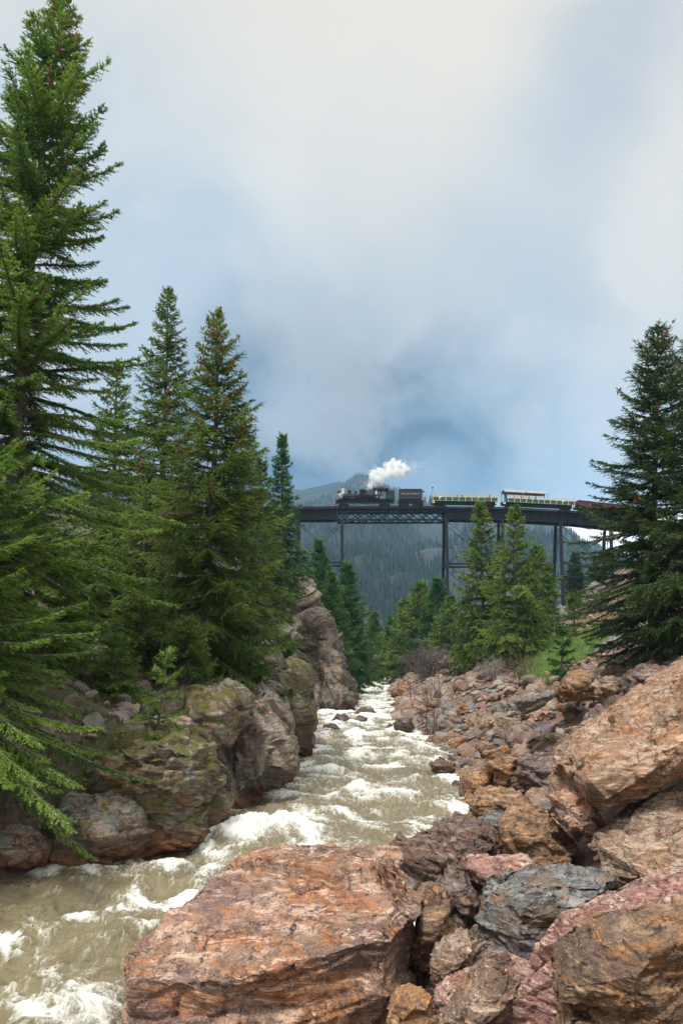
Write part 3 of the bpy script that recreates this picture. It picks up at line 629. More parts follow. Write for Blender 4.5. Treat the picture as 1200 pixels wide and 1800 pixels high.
# stream boulders
for (lab, ol, Y, mat, sd) in (
    ('dark rounded boulder standing in mid stream, rightmost and highest of the wet trio', [(620, 1260), (630, 1250), (641, 1247), (655, 1251), (664, 1260), (658, 1268), (626, 1268)], 62, R_WET, 51),
    ('reddish-brown wet boulder in mid stream, left of the dark rounded one', [(581, 1270), (592, 1262), (606, 1259), (615, 1268), (610, 1279), (588, 1280)], 57, R_WET, 52),
    ('small rusty wet rock in mid stream just below the dark rounded boulder', [(621, 1270), (632, 1264), (645, 1268), (648, 1276), (636, 1281), (622, 1280)], 56, R_WET, 53),
    ('low dark rock awash in the stream below the reddish boulder', [(568, 1282), (580, 1277), (592, 1278), (600, 1285), (585, 1290), (570, 1289)], 52, R_WET, 54),
    ('dark wet stone at the right edge of the rapids', [(676, 1286), (684, 1277), (690, 1280), (688, 1292), (678, 1295)], 50, R_WET, 55),
    ('dark wet block against the bank at the narrows', [(690, 1276), (702, 1268), (724, 1268), (730, 1284), (712, 1296), (694, 1290)], 49, R_WET, 56),
    ('purple-red block at the foot of the left streaked outcrop', [(486, 1340), (494, 1334), (508, 1342), (511, 1358), (500, 1370), (486, 1368)], 31.5, R_DARK, 57)):
    ol = [(a_, b_ - 3 - (4 if b_ < sum(q[1] for q in ol) / len(ol) else 0)) for a_, b_ in ol]
    o = hull_rock('boulder', lab, 'boulder', ol, Y, (max(p[0] for p in ol) - min(p[0] for p in ol)) / F * Y * 0.7, mat, seed=sd, res=36, sm=3)
    if mat is R_WET:
        cx = sum(p[0] for p in ol) / len(ol); ROCKS_IN_WATER.append(((cx - 600) / F * Y, Y, (max(p[0] for p in ol) - min(p[0] for p in ol)) / F * Y * 0.55))
river()

# left bank outcrops
for (lab, ol, Y, th, mat, sd, dirv, res, fr) in (
    ('mossy block of rock with an orange wet base jutting into the near rapids', [(232, 1500), (267, 1494), (320, 1494), (373, 1470), (387, 1436), (380, 1356), (363, 1308), (299, 1279), (200, 1285), (130, 1310), (110, 1360), (123, 1430), (190, 1500), (240, 1530), (370, 1510)], 20.6, 3.0, R_CLIFF, 61, (0.1, 0.1, 1), 110, 0.8),
    ('low grey and rust rock at the water under the hanging spruce branches', [(70, 1502), (96, 1447), (128, 1412), (213, 1412), (232, 1436), (232, 1500), (176, 1516), (85, 1515)], 18.8, 2.0, R_CLIFF2, 62, (0.6, 0, 0.7), 80, 0.7),
    ('rounded wet rock at the left edge where the river leaves the photo', [(-60, 1460), (0, 1450), (34, 1457), (69, 1500), (64, 1520), (-60, 1530)], 17.6, 1.5, R_CLIFF2, 63, (0.2, 0, 1), 60, 0.6),
    ('tall streaked grey outcrop between the mossy block and the cliff', [(385, 1430), (393, 1287), (425, 1228), (455, 1221), (482, 1276), (493, 1335), (488, 1377), (466, 1395), (418, 1430), (395, 1437)], 26.5, 4.0, R_CLIFF2, 64, (1, 0.2, 0.1), 110, 0.7),
    ('mossy dark bluff on the left bank behind the streaked grey outcrop', [(452, 1212), (470, 1180), (512, 1185), (528, 1233), (540, 1276), (538, 1326), (496, 1330), (478, 1275)], 37.5, 4.0, R_CLIFF, 65, (0.9, 0.2, 0.3), 90, 0.7),
    ('dark ledge rising behind the mossy block under the young spruces', [(90, 1330), (140, 1270), (230, 1235), (330, 1225), (395, 1240), (410, 1290), (360, 1330), (150, 1350)], 24.5, 3.0, R_CLIFF, 69, (0.1, 0.1, 1), 90, 0.7),
    ('brown broken rock wall left of the mossy block', [(-20, 1390), (20, 1345), (90, 1335), (140, 1360), (150, 1440), (100, 1470), (-10, 1465)], 20.5, 2.5, R_CLIFF2, 70, (0.4, 0.1, 0.9), 80, 0.7),
    ('dark cleft rock filling the notch behind the streaked grey outcrop', [(370, 1330), (385, 1250), (440, 1200), (475, 1215), (480, 1300), (420, 1350)], 30.5, 3.5, R_CLIFF, 72, (0.9, 0.1, 0.3), 70, 0.7),
    ('lichened hillside ledge above the mossy dark bluff', [(380, 1230), (405, 1150), (440, 1112), (480, 1120), (506, 1150), (522, 1200), (515, 1230)], 42, 5.0, R_CLIFF2, 66, (0.5, 0.2, 0.8), 80, 0.6),
    ('upper tower of the jointed reddish cliff under the slender fir', [(476, 1050), (484, 1028), (512, 1016), (531, 1017), (540, 1037), (543, 1085), (556, 1112), (560, 1160), (480, 1170), (474, 1100)], 76, 8.0, R_FAR, 67, (0.2, 0.2, 1), 110, 0.8),
    ('stepped middle shoulder of the jointed reddish cliff', [(500, 1110), (530, 1088), (560, 1090), (580, 1122), (596, 1158), (598, 1200), (500, 1210)], 74, 8.0, R_FAR, 71, (0.4, 0.1, 0.9), 110, 0.8),
    ('lowest jointed reddish cliff block dropping straight into the narrows', [(496, 1160), (540, 1150), (590, 1152), (606, 1180), (607, 1225), (594, 1250), (568, 1254), (530, 1258), (505, 1250)], 70.5, 8.0, R_FAR, 68, (0.95, 0.2, 0.2), 120, 0.85)):
    hull_rock('rock_outcrop', lab, 'rock outcrop', ol, Y, th, mat, seed=sd, sd=dirv, res=res, fr=fr * 1.15, back=1.0, lumps=0.02, ledge=0.03, steps=10, brk=1.25, inset=45, groove=0.02)

# talus: individual rocks that share a few meshes
def rock_variant(seed, mat, sub=4):
    r = np.random.RandomState(seed); bm = bmesh.new(); bmesh.ops.create_icosphere(bm, subdivisions=sub, radius=1.0)
    me = bpy.data.meshes.new('rock'); bm.to_mesh(me); bm.free(); V, N, E = get_arrays(me)
    for _ in range(15):
        n = norm(r.normal(size=3)); d = 0.50 + 0.38 * r.rand(); k = V @ n; over = np.maximum(k - d, 0); V = V - over[:, None] * n * 0.97
    V = V * np.array([1.0, 0.62 + 0.35 * r.rand(), 0.5 + 0.3 * r.rand()])
    me.vertices.foreach_set('co', V.ravel()); me.update(); V, N, E = get_arrays(me)
    V = rockify(V, N, 1.6, seed, norm(r.normal(size=3)), lumps=0.025, ledge=0.015, fine=0.006, steps=5)
    V /= np.abs(V).max(); me.vertices.foreach_set('co', V.ravel())
    me.materials.append(mat); me.polygons.foreach_set('use_smooth', np.zeros(len(me.polygons), bool)); me.update()
    return me
TAL = [(R_BROWN, 'rust-brown angular rock', 5), (R_PINK, 'pinkish-red angular rock', 4), (R_DARK, 'purplish-grey angular rock', 4), (R_TAN, 'pale tan blocky rock', 3), (R_BLUE, 'blue-grey flat rock', 2), (R_OCHRE, 'orange-stained rock', 2)]
VARI = [(rock_variant(100 + 10 * k + j, m), lab) for k, (m, lab, n) in enumerate(TAL) for j in range(n)]
def footprint(X, Y, grow=0.0):
    """inside the plan outline of one of the named boulders"""
    m = np.zeros(np.shape(X), bool)
    for lab, lo, hi in HR:
        cx, cy = (lo[0] + hi[0]) / 2, (lo[1] + hi[1]) / 2; rx, ry = (hi[0] - lo[0]) / 2 + grow, (hi[1] - lo[1]) / 2 + grow
        m |= ((np.asarray(X) - cx) / rx) ** 2 + ((np.asarray(Y) - cy) / ry) ** 2 < 0.85
    return m
def talus():
    r = np.random.RandomState(11); placed = []; cand = []
    for _ in range(12000):
        py = r.uniform(1196, 1560); Y = 4.2 * F / (py - HZ) * r.uniform(0.55, 1.25)
        if not 9.0 < Y < 62: continue
        d = r.uniform(-0.35, 11.5); X = xr(Y) + d
        if not -0.05 < (X / Y * F + 600) / 1200 < 1.06: continue
        if grass_mask(np.array([X]), np.array([Y]))[0] > 0.1: continue
        s = r.uniform(0.15, 0.36) * (1.4 if Y > 24 else 0.85) * (1.35 if r.rand() < 0.18 else 1)
        if Y < 13: s *= 0.6
        if d > 9: s *= 0.7
        if footprint(X, Y, s * 0.6): continue
        cand.append((X, Y, s))
    cand.sort(key=lambda c: -c[2] / c[1])
    for X, Y, s in cand:
        if len(placed) >= 262: break
        if all((X - a) ** 2 + (Y - b) ** 2 > (0.78 * (s + c)) ** 2 for a, b, c in placed): placed.append((X, Y, s))
    marks = []
    for nick, key in (('huge pink boulder', 'huge pink'), ('purplish sloping rock', 'dark purplish rock sloping'), ('squarish wedged rock', 'squarish'), ('leaning slab', 'giant salmon'), ('blue-grey topped rock', 'blue-grey topped rock with'),
                      ('rose slab', 'long rose-pink'), ('purple-red angular block', 'purple-red angular block above'), ('ochre block', 'ochre and brown block'), ('wet orange rock', 'wet orange rock'), ('flat red-brown shallows rock', 'flat red-brown'),
                      ('dark brown boulder below the grass', 'dark brown boulder up'), ('grey tilted flat rock', 'grey tilted'), ('dark blocky boulder', 'dark blocky'), ('rounded pink boulder', 'rounded pink'), ('dry-grass-topped rock', 'brown rock with dry grass'), ('banded brown rock', 'brown banded')):
        for lab, lo, hi in HR:
            if lab.startswith(key): c = (lo + hi) / 2; marks.append((nick, c[0] / c[1] * F + 600, HZ - c[2] / c[1] * F))
    for i, (X, Y, s) in enumerate(placed):
        me, lab = VARI[r.randint(len(VARI))]; z = Gz(X, Y) + s * 0.18
        o = bpy.data.objects.new('rock', me); sc.collection.objects.link(o)
        o.location = (X, Y, z); o.scale = (s, s, s * r.uniform(0.85, 1.15))
        o.rotation_euler = (r.uniform(-0.45, 0.45), r.uniform(-0.7, 0.25), r.uniform(0, 6.28))
        px, py = X / Y * F + 600, HZ - z / Y * F; dpx = 2 * s / Y * F
        nick, mx, my = min(marks, key=lambda m: (m[1] - px) ** 2 + (m[2] - py) ** 2); dx, dy = px - mx, py - my
        rel = ('right of' if dx > 0 else 'left of') if abs(dx) > 1.3 * abs(dy) else ('below' if dy > 0 else 'above') if abs(dy) > 1.3 * abs(dx) else ('lower ' if dy > 0 else 'upper ') + ('right of' if dx > 0 else 'left of')
        near_ = 'close ' if math.hypot(dx, dy) < 70 else ''
        size = 'large ' if dpx > 42 else 'small ' if dpx < 24 else ''
        if Y > 44: where = 'far up the narrowing bank, ' + ('at the water' if X - xr(Y) < 1.2 else 'mid slope' if X - xr(Y) < 5 else 'high on the slope')
        else: where = near_ + rel + ' the ' + nick
        tag(o, size + lab + ', ' + where, 'rock', 'loose rocks of the right bank talus')
    return placed
PL = talus()

def rubble():
    """small stones nobody could count: one mesh"""
    r = np.random.RandomState(21)
    bm = bmesh.new(); bmesh.ops.create_icosphere(bm, subdivisions=2, radius=1.0); me = bpy.data.meshes.new('t'); bm.to_mesh(me); bm.free()
    V0, _, _ = get_arrays(me); Ft = np.array([p.vertices[:] for p in me.polygons]); bpy.data.meshes.remove(me)
    vs = []
    for k in range(12):
        V = V0.copy()
        for _ in range(11):
            n = norm(r.normal(size=3)); d = 0.48 + 0.35 * r.rand(); V = V - np.maximum(V @ n - d, 0)[:, None] * n
        vs.append(V * np.array([1, 0.6 + 0.4 * r.rand(), 0.5 + 0.3 * r.rand()]) + 0.03 * r.normal(size=V.shape))
    def emit(name, label, pos, sz, mats):
        VV, FF, MI = [], [], []; b = 0
        for (x, y, z), s in zip(pos, sz):
            V = vs[r.randint(12)]; R = np.array(Matrix.Rotation(r.uniform(0, 6.28), 3, 'Z') @ Matrix.Rotation(r.uniform(-.6, .6), 3, 'X') @ Matrix.Rotation(r.uniform(-.6, .6), 3, 'Y'))
            VV.append((V * s) @ R.T + (x, y, z)); FF.append(Ft + b); b += len(V); MI.append(np.full(len(Ft), r.choice(len(mats))))
        o = mesh(name, np.concatenate(VV), np.concatenate(FF), mats[0])
        for m in mats[1:]: o.data.materials.append(m)
        o.data.polygons.foreach_set('material_index', np.concatenate(MI).astype(np.int32)); tag(o, label, 'rubble', kind='stuff')
    n = 15000
    py = r.uniform(1190, 1800, n * 3); Y = 4.2 * F / (py - HZ) * r.uniform(0.5, 1.25, n * 3); d = r.uniform(-0.5, 14, n * 3) ; X = xr(Y) + d
    px = X / Y * F + 600
    k = (Y > 5.5) & (Y < 62) & (px < 1290) & ((grass_mask(X, Y) < 0.2) | (r.rand(n * 3) < 0.04)); X, Y, d = X[k][:n], Y[k][:n], d[k][:n]
    k = ~footprint(X, Y, -0.05); X, Y, d = X[k], Y[k], d[k]
    s = r.uniform(0.05, 0.15, len(X)) * np.where(Y > 24, 1.75, 1.0) * np.where(r.rand(len(X)) < 0.16, 2.1, 1)
    s *= np.where(d > 9.5, 0.6, 1) * np.where(Y < 14, 0.55, 1)
    emit('rubble', 'small broken stones filling the gaps of the right bank talus', np.stack([X, Y, G(X, Y) + s * 0.15], 1), s, [RB, RP, RD, RT, RG])
    # far part of the bank, past counting
    n = 2600; Y = r.uniform(55, 135, n); d = r.uniform(-0.6, 9, n) * r.rand(n) ** 0.3; X = xr(Y) + d; s = r.uniform(0.3, 0.95, n)
    emit('boulder_field', 'far brown boulders lining the right bank beyond the narrows', np.stack([X, Y, G(X, Y) + s * 0.2], 1), s, [RB, RP, RD, RT])
    n = 420; Y = r.uniform(74, 135, n); X = xl(Y) - r.uniform(-0.7, 2.2, n); s = r.uniform(0.3, 0.9, n)
    emit('boulder_field', 'dark reddish boulders at the foot of the left cliff beyond the narrows', np.stack([X, Y, G(X, Y) + s * 0.1], 1), s, [RD, RB])
    # hillside by the right tower
    n = 900; X = r.uniform(26, 62, n); Y = r.uniform(85, 165, n); s = r.uniform(0.15, 0.8, n) * r.rand(n)
    emit('rubble', 'scattered stones on the brown hillside below the right bridge tower', np.stack([X, Y, G(X, Y) + s * 0.1], 1), s, [RT, RB, RG])
    n = 1500; Y = r.uniform(16, 60, n); X = xl(Y) - r.uniform(1.0, 16, n); s = r.uniform(0.08, 0.42, n)
    emit('rubble', 'grey stones and ledges scattered under the trees of the left bank', np.stack([X, Y, G(X, Y) + s * 0.1], 1), s, [RT, RG, RD])
def stone_mat(name, a, b, rough=0.8):
    m, t = new_mat(name); p = t.node('ShaderNodeNewGeometry').outputs['Position']
    isl = t.node('ShaderNodeNewGeometry').outputs['Random Per Island']
    n = t.noise(p, 3, 6, 0.7); n2 = t.noise(p, 22, 4, 0.7)
    col = t.mix(t.math('ADD', t.math('MULTIPLY', isl, 0.7), t.math('MULTIPLY', t.math('SUBTRACT', n, 0.4), 1.2), clamp=True), a, b)
    col = t.mix(t.ramp(n2, 0.52, 0.7, 0, 0.6), col, tuple(c * 0.35 for c in a))
    t.put(t.bsdf.inputs['Base Color'], col); t.put(t.bsdf.inputs['Roughness'], rough)
    t.put(t.bsdf.inputs['Normal'], t.node('ShaderNodeBump', {'Height': t.math('ADD', n, n2), 'Strength': 0.8, 'Distance': 0.05}).outputs[0])
    return m
RB = stone_mat('small rust brown stones', (0.10, 0.062, 0.045), (0.30, 0.19, 0.13)); RP = stone_mat('small pink stones', (0.14, 0.085, 0.065), (0.36, 0.245, 0.19))
RD = stone_mat('small purple grey stones', (0.09, 0.072, 0.07), (0.31, 0.25, 0.225)); RT = stone_mat('small tan stones', (0.14, 0.10, 0.075), (0.38, 0.30, 0.24)); RG = stone_mat('small grey stones', (0.08, 0.078, 0.076), (0.25, 0.24, 0.23))
rubble()
for (lab, ol, Y, mat) in (('grey bedrock knob on the hillside right of the right bridge tower', [(1026, 1060), (1030, 1030), (1045, 1022), (1062, 1028), (1068, 1055), (1050, 1078)], 128, R_BLUE),
                          ('reddish bedrock step on the hillside below the grey knob', [(1030, 1100), (1050, 1078), (1085, 1062), (1110, 1085), (1080, 1120)], 115, R_BROWN)):
    hull_rock('rock_outcrop', lab, 'rock outcrop', ol, Y, 4.0, mat, seed=int(Y), res=50)

# ------------------------------------------------------------------ trees
def tubes(paths, radii, sides=4):
    """paths (n,k,3), radii (n,k) -> verts, quads"""
    n, k, _ = paths.shape
    tan = norm(np.gradient(paths, axis=1)); ref = np.where(np.abs(tan[..., 2:3]) > 0.9, [[[1.0, 0, 0]]], [[[0, 0, 1.0]]])
    u = norm(np.cross(tan, ref)); v = np.cross(tan, u); a = np.arange(sides) * 2 * np.pi / sides
    ring = paths[:, :, None] + radii[:, :, None, None] * (np.cos(a)[None, None, :, None] * u[:, :, None] + np.sin(a)[None, None, :, None] * v[:, :, None])
    V = ring.reshape(-1, 3); idx = np.arange(n * k * sides).reshape(n, k, sides)
    nx = np.roll(idx, -1, axis=2)
    f = np.stack([idx[:, :-1], nx[:, :-1], nx[:, 1:], idx[:, 1:]], -1).reshape(-1, 4)
    return V, f

def conifer(name, label, base, H, R, seed, mat=None, cat='tree', group=None, c0=0.06, p=0.85, nb=None, e=0.1, tw=0.13, td=0.045, droop=0.25, lean=(0, 0), cones=0.0,
            irr=0.35, needles=3, trunk_r=None, sides=(0, 6.2832), up=0.55, hang=0.25, bare=0.0, twl=1.15, nw=0.34):
    mat = mat or FOL; r = np.random.RandomState(seed); base = np.array(base, float)
    def trunk_at(t): t = np.asarray(t); return np.stack([lean[0] * t + 0.04 * H * .2 * np.sin(t * 5 + seed), lean[1] * t, H * t], -1)
    root = empty(name, tuple(base)); tag(root, label, cat, group)
    tr = trunk_r or 0.011 * H + 0.05
    tt = np.linspace(-0.03, 1, 16); pth = trunk_at(tt)[None]; rad = (tr * (1 - np.clip(tt, 0, 1)) ** 0.85 + 0.008)[None]
    Vt, Ft = tubes(pth, rad, 8)
    nb = int((nb or H * 11) * 1.35)
    t = c0 + (1 - c0) * (np.arange(nb) + r.rand(nb) * 0.8) / nb; t = np.minimum(t, 0.995)
    nwh = max(8, H / 0.42); tq = (np.round(t * nwh) + 0.18 * r.normal(size=nb)) / nwh; t = np.clip(np.where((r.rand(nb) < 0.75) & (t < 0.93), tq, t), c0, 0.995)
    az = np.arange(nb) * 2.399963 + r.normal(0, 0.35, nb)
    if sides != (0, 6.2832): az = sides[0] + (az % 6.2832) / 6.2832 * (sides[1] - sides[0])
    prof = (1 - t) ** p * (0.55 + 0.45 * sstep(t, c0 - 0.01, c0 + 0.18))
    clump = 1 + irr * 0.9 * noise3(np.stack([np.cos(az) * 1.3 + seed, np.sin(az) * 1.3, t * 11], 1))
    L = R * prof * clump * (1 - irr * r.rand(nb)) + 0.05 * R * (1 - t) + 0.12
    bp = trunk_at(t)
    od = np.stack([np.cos(az), np.sin(az), 0 * az], 1)
    K = 9; s = np.linspace(0, 1, K)
    a0 = up * (t * 1.6 - 0.45) + r.normal(0, 0.09, nb)       # start slope: rising near the top, level or falling below
    dr = droop * (1.15 - t) * (1 + 0.3 * r.normal(size=nb))
    zz = L[:, None] * (a0[:, None] * s - dr[:, None] * s ** 1.7 * 1.4 + 0.16 * s ** 4)
    side = np.cross(od, [0, 0, 1]); bend = r.normal(0, 0.12, nb)
    path = bp[:, None] + od[:, None] * (L[:, None] * s)[..., None] + side[:, None] * (L[:, None] * bend[:, None] * s ** 2)[..., None]
    path[..., 2] += zz
    br = np.clip(0.018 * L[:, None] + 0.004, 0.005, 0.06) * (1 - 0.85 * s)[None] + 0.0015
    Vb, Fb = tubes(path, np.repeat(br, 1, 0), 4)
    mesh('trunk', np.concatenate([Vt, Vb]), np.concatenate([Ft, Fb + len(Vt)]), BARK, root, smooth=True)
    # twigs on both sides of every branch
    nt = np.maximum(3, (L / tw).astype(int)); bi = np.repeat(np.arange(nb), nt)
    off = np.concatenate([[0], np.cumsum(nt)[:-1]]); within = np.arange(len(bi)) - off[bi]
    ss = np.clip(0.10 + 0.90 * (within + r.rand(len(bi))) / nt[bi], 0, 1); 
    if bare: ss = bare + (1 - bare) * ss
    def along(bi, ss):
        x = ss * (K - 1); i = np.minimum(x.astype(int), K - 2); f = (x - i)[:, None]
        return path[bi, i] * (1 - f) + path[bi, i + 1] * f, norm(path[bi, i + 1] - path[bi, i])
    tints = np.clip(0.42 + 0.27 * r.normal(size=nb), 0, 1)
    PB, PD, PLn, PT = [], [], [], []
    for sg in (-1, 1):
        b, d = along(bi, ss); sd = norm(np.cross(d, [0, 0, 1.0])) * sg
        ang = r.uniform(0.7, 1.15, len(bi)) * (1 - 0.35 * ss)
        dd = norm(d * np.cos(ang)[:, None] + sd * np.sin(ang)[:, None] + r.normal(0, 0.14, (len(bi), 3)) - np.array([0, 0, hang]))
        ln = np.minimum(0.55 * L[bi], twl) * (1 - ss) ** 0.5 * (0.6 + 0.6 * r.rand(len(bi))) * (0.45 + 0.55 * sstep(ss, 0, 0.3)) + e * 0.8
        PB.append(b); PD.append(dd); PLn.append(ln); PT.append(tints[bi] + 0.15 * r.normal(size=len(bi)) + 0.12 * ss)
    # the branch itself carries needles as a chain of short twigs
    b, d = along(bi, ss); PB.append(b); PD.append(norm(d + r.normal(0, 0.12, d.shape) + np.array([0, 0, 0.12]))); PLn.append(np.full(len(bi), tw * 1.4)); PT.append(tints[bi])
    # leader
    ld = trunk_at(np.linspace(0.9, 1.0, 8)); PB.append(ld); PD.append(np.tile([0, 0, 1.0], (8, 1))); PLn.append(np.full(8, H * 0.016)); PT.append(np.full(8, 0.5))
    B, D, Ln, T = map(np.concatenate, (PB, PD, PLn, PT))
    k = np.maximum(2, np.ceil(Ln / td).astype(int)); ti = np.repeat(np.arange(len(B)), k)
    off = np.concatenate([[0], np.cumsum(k)[:-1]]); w_ = (np.arange(len(ti)) - off[ti] + r.rand(len(ti))) / k[ti]
    l = Ln[ti] * w_; pos = B[ti] + D[ti] * l[:, None]; pos[:, 2] -= hang * 1.1 * l ** 2
    sgn = np.where(r.rand(len(ti)) < 0.5, -1.0, 1.0)
    sd = norm(np.cross(D[ti], [0, 0, 1.0])) * sgn[:, None]
    N = len(ti); out = []
    for q in range(needles):
        nd = norm(D[ti] * r.uniform(0.55, 1.0, N)[:, None] + sd * r.uniform(0.1, 0.95, N)[:, None] + r.normal(0, 0.28, (N, 3)))
        le = e * r.uniform(0.65, 1.25, N)[:, None] * (1.15 - 0.45 * w_[:, None])
        wv = norm(np.cross(nd, r.normal(size=(N, 3)) * 0.6 + np.array([0, 0, 1.0]))) * (le * nw)
        j = pos + r.normal(0, e * 0.08, (N, 3))
        out.append(np.stack([j - wv * 0.5 - nd * le * .1, j + wv * 0.5 + nd * le * 0.15, j + nd * le], 1))
    V = np.concatenate(out).reshape(-1, 3); tint = np.tile(np.repeat(T[ti] + 0.18 * r.normal(size=N) + 0.22 * (w_ > 0.8), 3), needles)
    f = np.arange(len(V)).reshape(-1, 3)
    mesh('crown', V, f, mat, root, attrs={'tint': ('POINT', np.clip(tint, 0, 1))})
    if cones:
        kk = np.where(r.rand(nb) < cones * sstep(t, 0.15, 0.75) ** 1.3)[0]; VV, FF = [], []; m = 0
        pos = []
        for i in kk:
            for _ in range(r.randint(4, 12)):
                s_ = r.uniform(0.55, 1.0) ; x = s_ * (K - 1); a = min(int(x), K - 2); q = path[i, a] * (1 - (x - a)) + path[i, a + 1] * (x - a); pos.append(q + r.normal(0, e * 0.6, 3) + [0, 0, e * .3])
        pos = np.array(pos) if pos else np.zeros((1, 3)); n = len(pos); h_, w2 = e * 1.0, e * 0.40
        octa = np.array([[0, 0, -h_], [w2, 0, -h_ * .2], [0, w2, -h_ * .2], [-w2, 0, -h_ * .2], [0, -w2, -h_ * .2], [0, 0, h_ * .5]])
        of = np.array([[0, 2, 1], [0, 3, 2], [0, 4, 3], [0, 1, 4], [5, 1, 2], [5, 2, 3], [5, 3, 4], [5, 4, 1]])
        VV = (pos[:, None] + octa[None] * r.uniform(0.7, 1.2, (n, 1, 1))).reshape(-1, 3); FF = (np.arange(n)[:, None, None] * 6 + of[None]).reshape(-1, 3)
        c = mesh('cones', VV, FF, CONE, root); c['kind'] = 'stuff'
    return root

def tree(label, px, Y, top, Rpx, seed, name='spruce_tree', sink=0.3, zb=None, **kw):
    X = (px - 600) / F * Y; z = (Gz(X, Y) if zb is None else zb) - sink; H = (HZ - top) / F * Y - z
    kw.setdefault('e', max(0.055, Y * 0.0033)); e = kw['e']; kw.setdefault('tw', e * 1.25); kw.setdefault('td', e * 0.45); Rpx = Rpx * (1.12 if name == 'spruce_tree' else 2.0)
    if name == 'fir_tree': kw['p'] = 0.98; kw['irr'] = 0.5; kw['droop'] = 0.2; kw['up'] = 0.6
    return conifer(name, label, (X, Y, z), H, Rpx / F * Y, seed, **kw)

SP = 'spruces on the left bank'
tree('giant spruce filling the left edge, its leaning trunk bare in places', -20, 23, -8, 345, 1, mat=FOL_NEAR, lean=(2.1, 0), cones=0.5, irr=0.5, nb=270, e=0.088, tw=0.085, td=0.040, droop=0.26, hang=0.16, p=0.85, trunk_r=0.24, c0=0.05, twl=0.52, needles=4, nw=0.30)
tree('nearest spruce at the left edge, bright green boughs hanging over the water', -110, 17.5, 800, 345, 2, mat=FOL_NEAR, irr=0.45, nb=270, e=0.075, tw=0.07, td=0.034, droop=0.30, hang=0.24, p=0.50, c0=0.02, needles=4, twl=0.46, nw=0.28)
tree('tall slim spruce behind, between the giant spruce and the pointed one', 290, 42, 512, 115, 3, cones=0.15, irr=0.4, droop=0.2, p=0.8)
tree('pointed spruce with reddish cones at its tip, left of the bridge', 362, 30, 550, 165, 4, cones=0.55, irr=0.35, nb=210, droop=0.22, p=0.82, e=0.095, lean=(0.35, 0))
tree('full spruce at the right shoulder of the pointed spruce', 425, 36, 735, 92, 5, irr=0.35, droop=0.2, p=0.7, cones=0.3)
tree('dense spruce low behind the pointed spruce, beside the slender fir', 462, 47, 812, 62, 6, irr=0.4, droop=0.18, mat=FOL_DK, p=0.75)
tree('slender dark fir on top of the reddish cliff', 498, 66, 768, 30, 7, name='fir_tree', zb=3.6, irr=0.3, droop=0.1, up=0.8, mat=FOL_FIR, p=0.75)
tree('spruce in the gap left of the tall slim spruce', 205, 38, 640, 115, 8, mat=FOL, irr=0.4, cones=0.2)
tree('short dense spruce under the tall slim spruce', 255, 33, 850, 130, 9, mat=FOL, irr=0.4, p=0.7)
tree('young spruce with a thin crooked trunk on the mossy block', 262, 20.6, 1145, 62, 10, mat=FOL_NEAR, irr=0.55, c0=0.3, nb=40, e=0.07, lean=(0.42, 0), trunk_r=0.05, droop=0.2, td=0.035)
tree('small bushy spruce behind the mossy block', 205, 24, 1120, 62, 11, mat=FOL_NEAR, irr=0.5, c0=0.02, nb=70, e=0.075)
tree('small drooping spruce on the ledge above the streaked outcrop', 440, 30, 1090, 70, 12, mat=FOL_FIR, irr=0.5, c0=0.02, nb=60, e=0.09)
tree('low spruce under the right side of the pointed spruce', 400, 33, 1010, 90, 13, mat=FOL, irr=0.5, c0=0.02, nb=80)
GF = 'firs behind the cliff'
for i, (lab, px, Y, top, R) in enumerate((('tallest of the firs behind the reddish cliff', 561, 92, 953, 48), ('right-hand fir of the group behind the reddish cliff', 612, 98, 992, 40),
      ('pale green fir in front between the two tall cliff firs', 583, 86, 1008, 40), ('left-hand fir partly hidden by the reddish cliff', 541, 84, 1000, 35), ('low fir at the river corner behind the reddish cliff', 622, 112, 1062, 20))):
    tree(lab, px, Y, top, R, 30 + i, name='fir_tree', mat=FOL_FIR, irr=0.3, droop=0.12, up=0.8, p=0.72, c0=0.02, group=GF, zb=-3.5 if i < 4 else -4)
tree('lone small fir in the middle of the valley gap', 656, 138, 1078, 19, 36, name='fir_tree', mat=FOL, irr=0.35, up=0.8, zb=-4)
GR = 'firs right of the valley gap'
for i, (lab, px, Y, top, R) in enumerate((('tallest dark fir right of the valley gap', 738, 122, 1026, 45), ('broad fir at the right end of the dark valley firs', 768, 118, 1020, 43),
      ('mid-sized dark fir left of the tallest in the valley group', 712, 126, 1056, 35), ('lowest dark fir at the river end of the valley group', 690, 130, 1086, 20), ('fir between the dark valley firs and the sunny ones', 792, 112, 1052, 40))):
    tree(lab, px, Y, top, R, 40 + i, name='fir_tree', mat=FOL_FIR if i % 2 else FOL, irr=0.3, droop=0.12, up=0.8, p=0.68, c0=0.02, group=GR, zb=-2.5)
tree('slim spruce in front of the second bridge tower', 846, 62, 884, 60, 50, mat=FOL, irr=0.5, p=0.72, c0=0.03, droop=0.2)
tree('broad yellow-green spruce in front of the bridge, right of the slim one', 905, 56, 893, 84, 51, mat=FOL_YG, irr=0.65, p=0.8, c0=0.03, droop=0.24, nb=110)
tree('yellow-green spruce right behind the broad one', 945, 60, 962, 52, 52, mat=FOL_YG, irr=0.5, p=0.7, c0=0.03)
tree('low spruce at the left foot of the slim spruce', 820, 66, 1050, 45, 53, mat=FOL_DK, irr=0.5, p=0.7, c0=0.02)
tree('little young spruce on the grass patch', 987, 38, 1102, 26, 54, mat=FOL_FIR, irr=0.5, c0=0.04, p=0.7, nb=46)
tree('bushy young spruce beside the grass patch behind the little one', 1008, 62, 1048, 30, 55, mat=FOL_YG, irr=0.5, c0=0.04, p=0.7)
